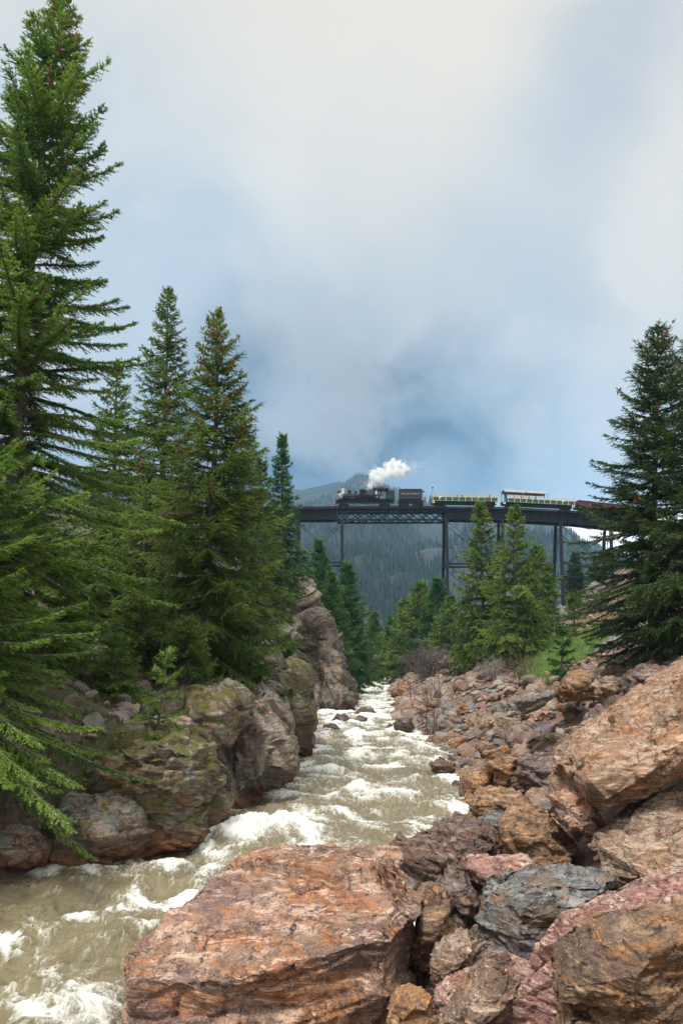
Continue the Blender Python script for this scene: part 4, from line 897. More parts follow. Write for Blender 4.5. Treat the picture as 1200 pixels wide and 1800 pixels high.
tree('large dark spruce at the right edge with a bare grey trunk showing', 1150, 34, 577, 160, 60, mat=FOL_DK, irr=0.42, nb=250, droop=0.26, p=0.66, e=0.10, hang=0.18, cones=0.15, c0=0.03, twl=0.7)
tree('second large spruce cut by the right edge', 1225, 31, 560, 120, 61, mat=FOL_DK, irr=0.5, nb=150, p=0.65, e=0.10, c0=0.05, cones=0.1)
GH = 'small hillside conifers by the right tower'
for i, (lab, px, Y, top, R) in enumerate((('thin dark fir on the hillside just left of the right tower', 938, 140, 966, 12), ('small fir on the hillside right of the right tower', 1010, 150, 976, 14), ('tiny fir on the hillside left of the right tower', 962, 138, 995, 13),
      ('dark hillside fir below the bridge at the right edge spruce', 1048, 145, 985, 14), ('dark hillside fir left of the slanted right tower leg', 925, 120, 1000, 16))):
    tree(lab, px, Y, top, R, 70 + i, name='fir_tree', mat=FOL_DK, irr=0.4, up=0.8, c0=0.03, p=0.8, group=GH)

# ------------------------------------------------------------------ shrubs, grass
def shrub(name, label, base, H, W, seed, mat, n=60, leaf=None, rad=0.006, group=None, droop=0.15):
    r = np.random.RandomState(seed); root = empty(name, base); tag(root, label, 'shrub', group)
    segs, rr = [], []
    def grow(p, d, L, rad_, lev):
        k = 5; pts = [p]
        for _ in range(k - 1):
            d = d + r.normal(0, 0.16, 3) + np.array([0, 0, 0.03 if lev < 2 else -droop * .3]); d = d / np.linalg.norm(d); p = p + d * L / (k - 1); pts.append(p)
        segs.append(np.array(pts)); rr.append(np.linspace(rad_, rad_ * 0.45, k))
        if lev < 3:
            for _ in range(r.randint(3, 5)):
                i = r.randint(1, k); nd = d + r.normal(0, 0.55, 3); nd /= np.linalg.norm(nd); grow(pts[i], nd, L * r.uniform(0.4, 0.7), rad_ * 0.6, lev + 1)
    for _ in range(n):
        a = r.uniform(0, 6.28); sp = r.uniform(0, 1) * W / H
        d = np.array([math.cos(a) * sp, math.sin(a) * sp, 1.0]); d /= np.linalg.norm(d)
        grow(np.array([math.cos(a), math.sin(a), 0]) * W * 0.25 * r.rand(), d, H * r.uniform(0.45, 0.75), rad, 0)
    V, f = tubes(np.array(segs), np.array(rr), 3); mesh('stems', V, f, mat, root)
    return root
def at(px, Y, dz=-0.05): x = (px - 600) / F * Y; return (x, Y, Gz(x, Y) + dz)
shrub('bare_shrub', 'thin leafless reddish shrub among the rocks at the right water edge', at(757, 46), 3.9, 1.3, 1, TWIG_R, n=6, rad=0.030)
shrub('bare_shrub', 'dense grey leafless bush on the right bank below the dark valley firs', at(762, 88), 4.2, 4.4, 2, TWIG, n=60, rad=0.055)
shrub('bare_shrub', 'grey leafless bush at the foot of the slim spruce', at(862, 54), 1.5, 1.6, 3, TWIG_L, n=26, rad=0.022)
shrub('bare_shrub', 'low purplish bush below the broad yellow-green spruce', at(912, 50), 1.6, 1.9, 4, TWIG_R, n=18, rad=0.02)
shrub('bare_shrub', 'reddish willow thicket where the river bends out of sight', (5.0, 141, -4.8), 7, 6, 5, TWIG_R, n=30, rad=0.08)
shrub('bare_shrub', 'brown willow thicket on the left of the river bend', (2.2, 128, -4.6), 5.5, 3.0, 6, TWIG_R, n=22, rad=0.07)
shrub('bare_shrub', 'brown thicket on the right of the river bend', (10.5, 134, -4.4), 5.0, 3.5, 7, TWIG, n=22, rad=0.07)
shrub('bare_shrub', 'dead twiggy shrub hanging beside the streaked grey outcrop', at(452, 29), 1.5, 1.3, 8, TWIG, n=9, rad=0.012)
shrub('bare_shrub', 'tangle of dead branches under the pointed spruce', at(345, 26), 1.6, 1.9, 9, TWIG_R, n=14, rad=0.012)
for k_, (lab, px, Y, top, R, m_) in enumerate((
        ('young bright spruce rising left of the mossy block', 110, 24, 1060, 95, FOL_NEAR), ('bushy young spruce directly above the mossy block', 330, 26.5, 1090, 95, FOL),
        ('dark young spruce between the pointed spruce and the cliff', 470, 48, 1010, 60, FOL_DK), ('low spreading spruce above the rust rock at the left edge', 30, 22, 1180, 80, FOL_NEAR),
        ('half-grown spruce on the slope under the giant spruce', 150, 32, 960, 95, FOL), ('small dark spruce on the slope below the tall slim spruce', 250, 28, 1030, 95, FOL),
        ('half-grown spruce high on the slope at the left edge', 60, 40, 900, 110, FOL_DK), ('young fir on the rim of the mossy dark bluff', 500, 44, 1120, 30, FOL_FIR))):
    tree(lab, px, Y, top, R, 90 + k_, mat=m_, irr=0.5, c0=0.02, p=0.75, nb=80)
shrub('bare_shrub', 'dead brushwood on top of the mossy block', at(300, 24), 1.3, 1.8, 12, TWIG, n=14, rad=0.011)
shrub('bare_shrub', 'grey brushwood on the slope left of the young bright spruce', at(60, 24), 1.4, 2.0, 13, TWIG_L, n=14, rad=0.011)
shrub('bare_shrub', 'grey twigs between the mossy block and the streaked outcrop', at(400, 25), 1.5, 1.2, 10, TWIG, n=8, rad=0.011)

def blades(name, label, X, Y, Z, h, wd, mat, seed, cat='grass', lean_=0.35):
    r = np.random.RandomState(seed); n = len(X); b = np.stack([X, Y, Z], 1); h = h * r.uniform(0.5, 1.2, n)[:, None]
    d = norm(np.array([0, 0, 1.0]) + r.normal(0, lean_, (n, 3))); s = norm(np.cross(d, r.normal(size=(n, 3)))) * wd
    V = np.stack([b - s, b + s, b + d * h], 1).reshape(-1, 3)
    o = mesh(name, V, np.arange(len(V)).reshape(-1, 3), mat, attrs={'tint': ('POINT', np.repeat(np.clip(r.normal(0.5, 0.28, n), 0, 1), 3))})
    return tag(o, label, cat, kind='stuff')
def grasses():
    r = np.random.RandomState(3); n = 150000
    X = r.uniform(9, 21.5, n); Y = r.uniform(41, 67, n); k = grass_mask(X, Y) > r.rand(n); X, Y = X[k], Y[k]
    blades('grass', 'bright green grass patch on the right bank under the spruces', X, Y, G(X, Y) - 0.02, 0.22, 0.018, GRASSM, 1)
    n = 14000; Y = r.uniform(60, 165, n); X = r.uniform(8, 62, n); k = (X > xr(Y) + 5) & (fbm(np.stack([X * .15, Y * .15, X * 0], 1), 2) > 0); X, Y = X[k], Y[k]
    blades('grass', 'olive grass tufts on the hillside below the bridge', X, Y, G(X, Y), 0.5, 0.07, STRAW, 2)
    # moss and low plants on the left bank
    n = 40000; Y = r.uniform(15, 60, n); X = xl(Y) - 0.9 - r.uniform(0, 9, n); k = fbm(np.stack([X * .6, Y * .6, X * 0 + 4], 1), 3) > 0.12; X, Y = X[k], Y[k]
    blades('ground_cover', 'moss and low green plants covering the ledges of the left bank', X, Y, G(X, Y), 0.16, 0.03, MOSS, 4, 'ground cover', 0.8)
    n = 700; c = r.randint(0, 9, n); cx = np.array([843, 870, 900, 884, 1075, 1010, 930, 1120, 860])[c]; cy = np.array([17.6, 17.9, 17.5, 42, 30, 34, 36, 26, 24])[c].astype(float)
    Y = cy + r.normal(0, 0.12, n); X = (cx - 600) / F * Y + r.normal(0, 0.12, n)
    blades('grass', 'dry straw-coloured grass tufts among the right bank rocks', X, Y, G(X, Y) + 0.15, 0.45, 0.008, STRAW, 5, lean_=0.5)
grasses()

# ------------------------------------------------------------------ bridge
def deck(px):   # rail-top height and depth along the bridge, from picture columns
    Y = np.interp(px, [300, 780, 1000, 1300], [150, 150, 150.8, 153.5]); py = np.interp(px, [300, 560, 620, 780, 900, 1000, 1080, 1300], [894, 893.5, 893, 893, 895, 900.5, 909.5, 933])
    return Vector(((px - 600) / F * Y, Y, (HZ - py) / F * Y))
def bridge():
    root = empty('railway_bridge', (0, 150, 0)); tag(root, 'high dark steel railway trestle bridge carrying the steam train over the gorge', 'bridge')
    O = Vector((0, 150, 0)); W = 1.7
    def pt(px, dy, dz): v = deck(px) - O; return Vector((v.x, v.y + dy, v.z + dz))
    def girder(p0, p1, n=1):
        for dy in (-W, W):
            g = MB(); xs = np.linspace(p0, p1, max(2, int((p1 - p0) / 25) + 1))
            for a, b in zip(xs[:-1], xs[1:]):
                g.bar(pt(a, dy, -1.35), pt(b, dy, -1.35), 0.06, 1.5); 
                g.bar(pt(a, dy, -0.55), pt(b, dy, -0.55), 0.40, 0.07); g.bar(pt(a, dy, -2.15), pt(b, dy, -2.15), 0.44, 0.09)
                for x in np.linspace(a, b, 3)[:-1]: g.box(pt(x, dy - 0.1, -1.35), (0.09, 0.18, 1.5))
            # plates stand on edge: bar() gives width across, height up
            g.build('girder', STEEL, root)
        g = MB()
        for x in np.arange(p0 + 4, p1, 22): g.bar(pt(x, -W, -1.9), pt(x, W, -1.9), 0.12); g.bar(pt(x, -W, -2.1), pt(min(x + 22, p1), W, -2.1), 0.1)
        g.build('cross_frame', STEEL, root)
    for a, b in ((330, 592), (782, 880), (880, 978), (978, 1067), (1067, 1290)): girder(a, b)
    # truss span
    for dy in (-W, W):
        g = MB(); g.bar(pt(593, dy, -0.62), pt(781, dy, -0.62), 0.26, 0.30); g.bar(pt(593, dy, -2.35), pt(781, dy, -2.35), 0.30, 0.26)
        xs = np.linspace(594, 780, 9)
        for a, b in zip(xs[:-1], xs[1:]):
            g.bar(pt(a, dy, -0.7), pt(b, dy, -2.3), 0.10, 0.16); g.bar(pt(a, dy, -2.3), pt(b, dy, -0.7), 0.10, 0.16)
        for x in (594, 780): g.bar(pt(x, dy, -0.5), pt(x, dy, -2.5), 0.3)
        g.build('truss', STEEL, root)
    g = MB()
    xs = np.linspace(594, 780, 17)
    for a, b in zip(xs[:-1], xs[1:]): g.bar(pt(a, -W, -2.52), pt(b, W, -2.52), 0.1); g.bar(pt(a, W, -2.52), pt(a, -W, -2.52), 0.12)
    g.build('lower_bracing', STEEL_R, root)
    # towers: bents of two battered legs, struts and rods
    def bent(px, zb, ins=0.0, bat=0.13):
        top = pt(px, 0, -2.25); h = top.z - zb; legs = []
        for sg in (-1, 1):
            a = Vector((top.x, top.y + sg * W, top.z)); b = Vector((top.x + ins, top.y + sg * (W + bat * h), zb))
            l = MB(); l.bar(a, b, 0.50, 0.42); l.build('tower_leg', STEEL, root); legs.append((a, b))
        return legs
    def on(leg, z): a, b = leg; return a.lerp(b, (a.z - z) / (a.z - b.z))
    def tower(pxa, pxb, zb, levels, ia=0, ib=0, ped=None):
        A, B = bent(pxa, zb, ia), bent(pxb, zb, ib)
        tz = A[0][0].z
        def S(a, b): MB().bar(a, b, 0.26, 0.30).build('strut', STEEL, root)
        def T(a, b): MB().bar(a, b, 0.07).build('tie_rod', STEEL, root)
        lv = [tz - 0.3] + levels
        for i, z in enumerate(levels):
            if z - 0.2 < zb: continue
            for k in (0, 1): S(on(A[k], z), on(B[k], z))
            for q in (A, B): S(on(q[0], z), on(q[1], z))
        lv.append(zb + 0.4)
        for z0, z1 in zip(lv[:-1], lv[1:]):
            for k in (0, 1): T(on(A[k], z0), on(B[k], z1)); T(on(B[k], z0), on(A[k], z1))
            for q in (A, B): T(on(q[0], z0), on(q[1], z1)); T(on(q[1], z0), on(q[0], z1))
        for q in (A + B):
            c = MB(); c.box((q[1].x, q[1].y, zb - 1.4), (1.5, 1.5, 3.0), bevel=0.1); c.build('pedestal', CONCRETE, root)
    tower(524, 601, -3.0, [15.8, 5.5], ia=-0.2, ib=0.1)
    tower(782, 879, -4.0, [15.6, 7.0])
    tower(980, 1067, 8.2, [13.4])
    # ties and rails
    tz = MB()
    for x in np.arange(330, 1290, 4.0): v = pt(x, 0, -0.36); tz.box(v, (0.22, 4.9, 0.24))
    o = tz.build('crossties', TIE, root); o['kind'] = 'stuff'
    for dy in (-0.46, 0.46):
        g = MB(); xs = np.arange(330, 1300, 20.0)
        for a, b in zip(xs[:-1], xs[1:]): g.bar(pt(a, dy, -0.08), pt(b, dy, -0.08), 0.08, 0.14)
        g.build('rail', STEEL_R, root)
    for dy in (-2.2, 2.2):
        g = MB(); xs = np.arange(330, 1300, 20.0)
        for a, b in zip(xs[:-1], xs[1:]): g.bar(pt(a, dy, -0.14), pt(b, dy, -0.14), 0.16, 0.18)
        g.build('guard_timber', TIE, root)
bridge()

# ------------------------------------------------------------------ train (x grows towards the right of the photograph; the engine faces left)
def vehicle(name, label, cat, px0, px1, group=None):
    a, b = deck(px0), deck(px1); r = empty(name, a); tag(r, label, cat, group)
    d = b - a; r.rotation_euler = (0, -math.atan2(d.z, math.hypot(d.x, d.y)), math.atan2(d.y, d.x))
    return r, d.length
def truck(root, x, wb=1.1, rw=0.36, mat=BLACK, n=2):
    t = MB(); t.box((x, -0.62, rw), (wb + 0.9, 0.12, 0.22)); t.box((x, 0.62, rw), (wb + 0.9, 0.12, 0.22)); t.box((x, 0, rw + 0.1), (0.4, 1.6, 0.25))
    t.box((x, -0.7, rw + 0.22), (0.5, 0.1, 0.3)); o = t.build('wheel_truck', mat, root)
    for k in np.linspace(-wb / 2, wb / 2, n):
        m = MB(); m.cyl((x + k, -0.5, rw), (x + k, -0.4, rw), rw, seg=16); m.cyl((x + k, 0.4, rw), (x + k, 0.5, rw), rw, seg=16); m.cyl((x + k, -0.6, rw), (x + k, 0.6, rw), 0.07)
        m.build('wheelset', STEEL_R, o)
def text(root, s, loc, size, mat, name):
    c = bpy.data.curves.new(name, 'FONT'); c.body = s; c.size = size; c.extrude = 0.008; c.align_x = 'CENTER'; c.materials.append(mat)
    tmp = bpy.data.objects.new(name + '_curve', c); sc.collection.objects.link(tmp)
    dg = bpy.context.evaluated_depsgraph_get(); me = bpy.data.meshes.new_from_object(tmp.evaluated_get(dg)); bpy.data.objects.remove(tmp)
    o = bpy.data.objects.new(name, me); sc.collection.objects.link(o); o.parent = root; o.location = loc; o.rotation_euler = (math.radians(90), 0, 0)
def locomotive():
    r, L = vehicle('steam_locomotive', 'black geared steam locomotive with domes and cab, facing left on the bridge', 'locomotive', 588, 694)
    MB().box((5.3, 0, 1.12), (10.2, 1.9, 0.34)).box((5.3, -1.0, 1.34), (9.4, 0.5, 0.08)).box((0.35, 0, 1.0), (0.3, 2.4, 0.5)).bar((2.6, -1.05, 0.85), (7.2, -1.05, 0.85), 0.18).bar((3.2, -0.9, 1.0), (5.6, -0.9, 0.55), 0.08).bar((5.6, -0.9, 0.55), (6.6, -0.9, 1.0), 0.08).build('frame', BLACK, r)
    MB().cyl((1.4, 0, 1.95), (5.0, 0, 1.98), 0.62, seg=24).cyl((5.0, 0, 1.98), (7.0, 0, 2.05), 0.62, 0.8, seg=24).cyl((2.2, 0, 1.96), (2.28, 0, 1.96), 0.65, seg=24).cyl((3.6, 0, 1.97), (3.68, 0, 1.97), 0.65, seg=24).build('boiler', BLACKB, r)
    MB().cyl((0.7, 0, 1.95), (1.4, 0, 1.95), 0.68, seg=24).cyl((0.62, 0, 1.95), (0.7, 0, 1.95), 0.5, seg=20).build('smokebox', plain('grey smokebox', (0.30, 0.30, 0.31), 0.5), r)
    h = MB().box((0.75, 0, 2.78), (0.42, 0.42, 0.42), bevel=0.04).cyl((0.5, 0, 2.78), (0.56, 0, 2.78), 0.18).build('headlight', BLACK, r)
    MB().cyl((1.5, 0, 2.5), (1.5, 0, 3.25), 0.2, 0.26, seg=16).cyl((1.5, 0, 3.25), (1.5, 0, 3.4), 0.34, seg=16).build('smokestack', WHITE, r)
    for x, rr, hh in ((2.6, 0.32, 0.55), (4.75, 0.36, 0.7), (5.35, 0.28, 0.62)):
        MB().cyl((x, 0, 2.5), (x, 0, 2.5 + hh), rr, rr * 0.95, seg=16).ball((x, 0, 2.5 + hh), rr * 0.95, (1, 1, 0.4)).build('dome', BLACK, r)
    MB().cyl((6.2, 0, 2.6), (6.2, 0, 3.25), 0.08).cyl((6.5, 0.2, 2.6), (6.5, 0.2, 3.1), 0.09).cyl((5.9, -0.2, 2.6), (5.9, -0.2, 3.0), 0.1).ball((3.7, 0, 2.85), 0.2).box((3.7, 0, 2.66), (0.4, 0.2, 0.1)).build('whistle_and_bell', STEEL_R, r)
    MB().bar((1.1, -0.72, 2.2), (6.9, -0.78, 2.4), 0.05).bar((1.4, -0.75, 1.7), (6.9, -0.8, 1.6), 0.06).cyl((2.6, -0.8, 1.55), (3.5, -0.8, 1.55), 0.2).build('side_pipes', STEEL_R, r)
    e = MB()
    for x in (4.6, 5.15, 5.7): e.cyl((x, -1.0, 1.35), (x, -1.0, 2.2), 0.22).box((x, -1.02, 1.2), (0.34, 0.3, 0.5)).cyl((x, -1.0, 2.2), (x, -1.0, 2.35), 0.12)
    e.build('cylinder_block', BLACK, r)
    c = MB().box((7.35, -0.95, 1.75), (1.0, 0.06, 0.95)).box((8.05, -0.95, 2.55), (0.25, 0.06, 2.55 - 1.3)).box((7.0, -0.95, 2.6), (0.14, 0.06, 0.85)).box((7.62, -0.95, 2.6), (0.14, 0.06, 0.85)).box((7.35, -0.95, 3.05), (1.0, 0.06, 0.14)).box((8.9, -0.95, 3.0), (0.2, 0.06, 0.2))
    c.box((7.35, 0.95, 1.75), (1.0, 0.06, 0.95)).box((7.0, 0, 1.9), (0.06, 1.84, 1.2)).box((9.05, 0.95, 2.4), (0.1, 0.06, 1.6)).box((9.05, -0.95, 2.4), (0.1, 0.06, 1.6)).box((7.0, 0.95, 2.6), (0.14, 0.06, 0.85))
    cab = c.build('cab', BLACK, r)
    MB().box((7.25, -0.96, 2.6), (0.36, 0.03, 0.62)).build('cab_window', GLASSY, cab)
    prof = [(-1.25, 3.1)] + [(1.25 * math.sin(a) * 1.0, 3.1 + 0.42 * math.cos(a)) for a in np.linspace(-1.4, 1.4, 11)] + [(1.25, 3.1)]
    bm = MB(); bm.prism(prof, -1.35, 1.35); o = bm.build('cab_roof', BLACK, r); o.rotation_euler = (0, 0, math.radians(90)); o.location = (8.1, 0, 0.03)
    MB().box((8.05, 0, 3.58), (0.9, 0.7, 0.12)).build('roof_vent', BLACK, r)
    MB().box((9.75, 0, 2.05), (1.5, 2.0, 1.5), bevel=0.05).box((9.75, 0, 2.85), (1.2, 1.6, 0.2), bevel=0.05).build('bunker', GREYP, r)
    text(r, '9', (7.4, -0.99, 1.62), 0.5, WHITE, 'cab_number')
    truck(r, 1.6); truck(r, 8.7)
    MB().box((0.1, 0, 0.55), (0.12, 2.0, 0.5)).box((0.15, -0.9, 1.4), (0.1, 0.1, 0.7)).build('pilot_beam', RED, r)
    MB().bar((0.3, -0.85, 1.3), (0.3, -0.85, 1.9), 0.05).bar((0.3, -0.85, 1.9), (1.2, -0.85, 2.4), 0.05).build('handrail', BLACK, r)
locomotive()
def tender():
    r, L = vehicle('tender', 'dark grey water tender with gilt lettering coupled behind the locomotive', 'tender', 698, 746)
    MB().box((2.35, 0, 1.05), (4.4, 1.9, 0.3)).build('frame', BLACK, r)
    MB().box((2.3, 0, 2.2), (3.95, 2.1, 1.75), bevel=0.08).build('tank', GREYP, r)
    g = MB()
    for y in (-1.0, 1.0): g.box((2.3, y, 3.12), (3.95, 0.05, 0.1))
    for x in (0.35, 4.25): g.box((x, 0, 3.12), (0.05, 2.0, 0.1))
    g.build('coal_board', BLACK, r)
    text(r, 'WEST SIDE LUMBER CO.', (2.3, -1.065, 2.22), 0.31, GOLD, 'tender_lettering')
    MB().bar((4.45, -0.9, 0.4), (4.45, -0.9, 1.9), 0.07).bar((4.62, -0.9, 0.4), (4.62, -0.9, 1.5), 0.07).bar((4.45, -0.9, 0.8), (4.62, -0.9, 0.8), 0.06).box((4.5, 0, 0.7), (0.12, 1.8, 0.35)).build('ladder', RED, r)
    MB().bar((4.5, -0.6, 1.2), (4.5, -0.6, 2.7), 0.05).cyl((4.5, -0.75, 2.8), (4.5, -0.45, 2.8), 0.16).build('rear_lamp', BLACK, r)
    truck(r, 1.1); truck(r, 3.5)
tender()
def person_mesh(pose):
    bm = bmesh.new(); sk = bm.verts.layers.skin.verify()
    def v(co, rad): x = bm.verts.new(co); x[sk].radius = (rad, rad); return x
    pel = v((0, 0, 0.95), 0.16); ch = v((0, 0.02, 1.30), 0.17); ne = v((0, 0, 1.50), 0.07); hd = v((0, -0.02, 1.60), 0.10); ht = v((0, -0.02, 1.72), 0.095)
    E = [(pel, ch), (ch, ne), (ne, hd), (hd, ht)]
    for s in (-1, 1):
        sh = v((0.18 * s, 0.02, 1.42), 0.07); el = v((0.26 * s, 0.02, 1.14), 0.05); ha = v((0.24 * s, -0.12, 0.92), 0.04)
        hip = v((0.10 * s, 0, 0.88), 0.10)
        if pose == 'stand': kn = v((0.11 * s, -0.01, 0.50), 0.07); an = v((0.11 * s, 0.02, 0.09), 0.05); ft = v((0.12 * s, -0.16, 0.04), 0.045)
        else: kn = v((0.13 * s, -0.42, 0.90), 0.08); an = v((0.13 * s, -0.44, 0.50), 0.05); ft = v((0.13 * s, -0.58, 0.46), 0.045)
        E += [(ch, sh), (sh, el), (el, ha), (pel, hip), (hip, kn), (kn, an), (an, ft)]
    for a, b in E: bm.edges.new((a, b))
    me = bpy.data.meshes.new('person'); bm.to_mesh(me); bm.free()
    me.skin_vertices[0].data[0].use_root = True
    o = bpy.data.objects.new('tmp', me); sc.collection.objects.link(o)
    m1 = o.modifiers.new('s', 'SKIN'); m2 = o.modifiers.new('u', 'SUBSURF'); m2.levels = 1
    dg = bpy.context.evaluated_depsgraph_get(); out = bpy.data.meshes.new_from_object(o.evaluated_get(dg)); bpy.data.objects.remove(o)
    for p in out.polygons: p.use_smooth = True
    return out
def clothes(me, top, name):
    m = me.copy(); m.materials.clear(); m.materials.append(top); m.materials.append(SKIN); m.materials.append(plain(name + ' hair', (0.05, 0.03, 0.02), 0.8))
    for p in m.polygons: z = p.center.z; p.material_index = 0 if z < 1.53 else (2 if z > 1.70 or (z > 1.6 and p.center.y > 0) else 1)
    return m
STAND, SIT = person_mesh('stand'), person_mesh('sit')
def open_car(px0, px1, label, canopy, n, mark_x, sign_end):
    r, L = vehicle('open_passenger_car', label, 'railway car', px0, px1); r.scale = (1, 1, 0.80)
    MB().box((L / 2, 0, 1.0), (L - 0.3, 1.9, 0.35)).box((L / 2, 0, 1.32), (L, 2.4, 0.16)).bar((1.5, -0.9, 0.85), (L / 2, -0.9, 0.5), 0.07).bar((L / 2, -0.9, 0.5), (L - 1.5, -0.9, 0.85), 0.07).build('underframe', BLACK, r)
    x0 = 0.9 if canopy else 0.1
    for y in (-1.2, 1.2):
        MB().box(((L + x0) / 2, y, 1.82), (L - x0 - 0.1, 0.05, 0.72)).build('side_panel', GREEN, r)
        g = MB(); g.box((L / 2, y, 1.42), (L, 0.08, 0.12)).build('side_sill', plain('pale green sill', (0.12, 0.26, 0.20), 0.5), r)
        g = MB(); g.box(((L + x0) / 2, y, 2.72), (L - x0, 0.07, 0.07)).box(((L + x0) / 2, y, 2.40), (L - x0, 0.05, 0.06)).box(((L + x0) / 2, y, 2.20), (L - x0, 0.05, 0.07))
        g.build('side_rail', YELLOW, r)
        for k in range(n + 1):
            x = x0 + (L - x0 - 0.1) * k / n
            MB().box((x + 0.05, y * 1.03, 2.05), (0.12, 0.09, 1.42)).build('post', YELLOW, r)
    for x in (x0, L - 0.05):
        MB().box((x, 0, 1.85), (0.06, 2.3, 0.8)).build('end_panel', GREEN, r)
    MB().cyl((mark_x, -1.28, 2.15), (mark_x, -1.235, 2.15), 0.22, seg=20).build('round_sign', WHITE, r)
    for x in (0.25, L - 0.25):
        m = MB(); m.box((x, -1.25, 1.08), (0.44, 0.06, 0.46)); m.build('step', WHITE, r)
        MB().box((x, -1.29, 1.10), (0.2, 0.03, 0.22)).build('step_opening', BLACK, r)
    for x in np.arange(1.8, L - 0.8, 1.25): MB().box((x, 0, 1.75), (0.5, 2.0, 0.12)).box((x + 0.22, 0, 2.05), (0.06, 2.0, 0.5)).build('bench', plain('bench slats', (0.20, 0.11, 0.05), 0.7) if 'bench slats' not in bpy.data.materials else bpy.data.materials['bench slats'], r)
    truck(r, 1.5); truck(r, L - 1.5)
    if canopy:
        c = MB(); x1 = 7.9
        for i in range(2):
            a, b = 0.15 + i * (x1 / 2), 0.15 + (i + 1) * (x1 / 2) - 0.1
            prof = [(-1.2, 3.55), (-1.15, 3.9), (-0.7, 4.08), (0, 4.14), (0.7, 4.08), (1.15, 3.9), (1.2, 3.55), (1.15, 3.52), (1.1, 3.85), (0.66, 4.02), (0, 4.08), (-0.66, 4.02), (-1.1, 3.85), (-1.15, 3.52)]
            q = MB(); q.prism(prof, a, b); o = q.build('canopy', CANVAS, r); o.rotation_euler = (0, 0, math.radians(-90)); o.scale = (1, 1, 1)
        # uprights
        for x in (0.2, 4.1, 7.9):
            for y in (-1.15, 1.15): MB().bar((x, y, 1.4), (x, y, 3.85), 0.07).build('canopy_post', GREYP, r)
    if sign_end: MB().bar((0.1, -1.1, 2.6), (0.1, -1.1, 4.1), 0.05).cyl((0.1, -1.2, 4.2), (0.1, -1.0, 4.2), 0.16).build('marker_lamp', BLACK, r)
    return r, L
r1, L1 = open_car(757, 872, 'green and yellow open passenger car without a roof, right behind the tender', False, 10, 1.4, True)
r2, L2 = open_car(880, 1005, 'green and yellow open passenger car with a white canopy over its left half', True, 11, 10.6, False)
SHIRTS = [('blue', (0.06, 0.09, 0.2)), ('red', (0.3, 0.03, 0.03)), ('white', (0.6, 0.6, 0.58)), ('brown', (0.12, 0.06, 0.03)), ('grey', (0.18, 0.18, 0.2))]
CL = {n: clothes(SIT, plain(n + ' jacket', c, 0.8), n) for n, c in SHIRTS}
def passenger(root, x, y, kind, label, group=None, stand=False):
    o = bpy.data.objects.new('person', STAND_D if stand else CL[kind]); sc.collection.objects.link(o)
    bpy.context.view_layer.update(); mw = root.matrix_world
    o.location = mw @ Vector((x, y, 1.42 if stand else 0.98)); o.rotation_euler = (0, 0, math.radians(-90 if not stand else -20)); tag(o, label, 'person', group)
STAND_D = clothes(STAND, CLOTH_D, 'dark')
passenger(r2, 0.62, -0.7, '', 'person in dark clothes standing at the left end of the canopied car', stand=True)
for x, k in ((2.2, 'blue'), (3.4, 'red'), (4.8, 'grey'), (6.0, 'brown')):
    passenger(r2, x, -0.5, k, 'person in a %s jacket seated under the canopy of the passenger car' % k)
for x, k in ((4.5, 'brown'), (5.4, 'blue'), (10.2, 'red')):
    passenger(r1, x, -0.5, k, 'person in a %s jacket seated in the roofless passenger car' % k)
def gondola():
    r, L = vehicle('gondola_car', 'maroon steel gondola car at the right end of the train, half behind the spruce', 'railway car', 1009, 1125); r.scale = (1, 1, 0.78)
    MB().box((L / 2, 0, 1.05), (L, 2.0, 0.35)).build('underframe', BLACK, r)
    b = MB()
    for y in (-1.15, 1.15):
        b.box((L / 2, y, 1.95), (L, 0.08, 1.35)); b.box((L / 2, y * 1.04, 2.62), (L, 0.14, 0.12)); b.box((L / 2, y * 1.04, 1.32), (L, 0.14, 0.14))
        for x in np.linspace(0.1, L - 0.1, 10): b.box((x, y * 1.06, 1.97), (0.12, 0.12, 1.25))
    for x in (0.05, L - 0.05): b.box((x, 0, 1.95), (0.08, 2.2, 1.35))
    b.box((L / 2, 0, 1.35), (L, 2.2, 0.1)); b.build('car_body', MAROON, r)
    text(r, 'G L', (2.3, -1.2, 2.05), 0.34, WHITE, 'car_lettering'); text(r, '724', (2.3, -1.2, 1.68), 0.30, WHITE, 'car_number')
    MB().box((0.5, -1.25, 1.08), (0.42, 0.06, 0.42)).build('step', WHITE, r)
    truck(r, 1.4); truck(r, L - 1.4)
gondola()

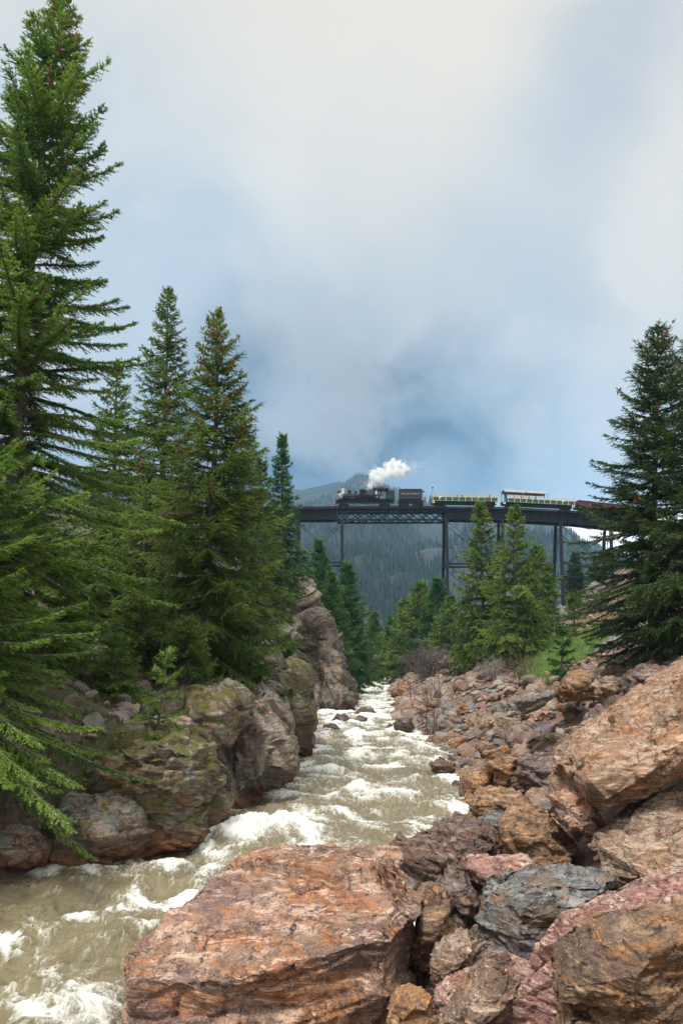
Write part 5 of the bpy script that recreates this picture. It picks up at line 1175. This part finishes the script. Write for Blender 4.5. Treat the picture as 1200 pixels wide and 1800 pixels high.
# steam: lumpy closed volume
def steam(name, label, blobs, dens, seed, col=(1, 1, 1), Y=150.3, res=0.22, amp=0.5):
    mb = MB(); cx = sum(b[0] for b in blobs) / len(blobs); cy = sum(b[1] for b in blobs) / len(blobs); c = Vector(P(cx, cy, Y))
    for (px, py, rr) in blobs: mb.ball(Vector(P(px, py, Y)) - c, rr * 1.12 / F * Y, (1, 0.9, 1))
    m = bpy.data.materials.new(name); m.use_nodes = True; t = NT(m.node_tree); t.n.clear(); out = t.node('ShaderNodeOutputMaterial')
    p = t.node('ShaderNodeTexCoord').outputs['Object']; n = t.noise(p, 0.9, 5, 0.6)
    v = t.node('ShaderNodeVolumePrincipled', {'Color': col, 'Density': t.ramp(n, 0.36, 0.62, dens * 0.1, dens), 'Anisotropy': 0.0}); t.l.new(v.outputs[0], out.inputs['Volume'])
    o = mb.build(name, m, None, c); md = o.modifiers.new('r', 'REMESH'); md.mode = 'VOXEL'; md.voxel_size = res
    dg = bpy.context.evaluated_depsgraph_get(); me = bpy.data.meshes.new_from_object(o.evaluated_get(dg)); o.modifiers.clear()
    V, N, E = get_arrays(me); V = smooth_verts(V, E, 2); V = V + N * (amp * np.abs(fbm(V * 0.9 + seed, 4, 0.6)) * 1.2 - 0.1)[:, None]
    me.vertices.foreach_set('co', V.ravel()); me.update(); me.materials.clear(); me.materials.append(m); o.data = me
    tag(o, label, 'steam', kind='stuff'); return o
steam('steam', 'white steam cloud drifting right above the locomotive cab', [(650, 853, 3.5), (654, 846, 5.5), (658, 838, 8), (667, 832, 9), (676, 835, 6), (672, 848, 4.5), (684, 825, 9.5), (694, 822, 10.5), (703, 824, 9), (711, 824, 6), (697, 833, 6.5), (662, 850, 4), (648, 858, 2.5)], 1.5, 2, amp=0.8)
steam('steam_wisp', 'thin trailing wisps of steam around the white cloud over the cab', [(650, 850, 8), (662, 838, 12), (676, 834, 13), (690, 828, 15), (706, 824, 13), (722, 820, 9), (735, 817, 6)], 0.12, 9, amp=1.3, res=0.3)
steam('steam', 'small jet of white steam at the front of the locomotive', [(603, 868, 1.8), (603.5, 864, 1.6), (599, 874, 2.6), (594, 879, 2.2)], 2.5, 5, Y=149.4, res=0.1, amp=0.12)

# ------------------------------------------------------------------ haze
def haze():
    m = bpy.data.materials.new('haze'); m.use_nodes = True; t = NT(m.node_tree); t.n.clear(); out = t.node('ShaderNodeOutputMaterial')
    v = t.node('ShaderNodeVolumePrincipled', {'Color': (0.36, 0.66, 1.0), 'Density': 0.00018, 'Anisotropy': 0.1}); t.l.new(v.outputs[0], out.inputs['Volume'])
    o = MB().box((0, 2080, 295), (7400, 4500, 720)).build('haze', m); tag(o, 'pale blue haze filling the valley air', 'haze', kind='stuff')
haze()
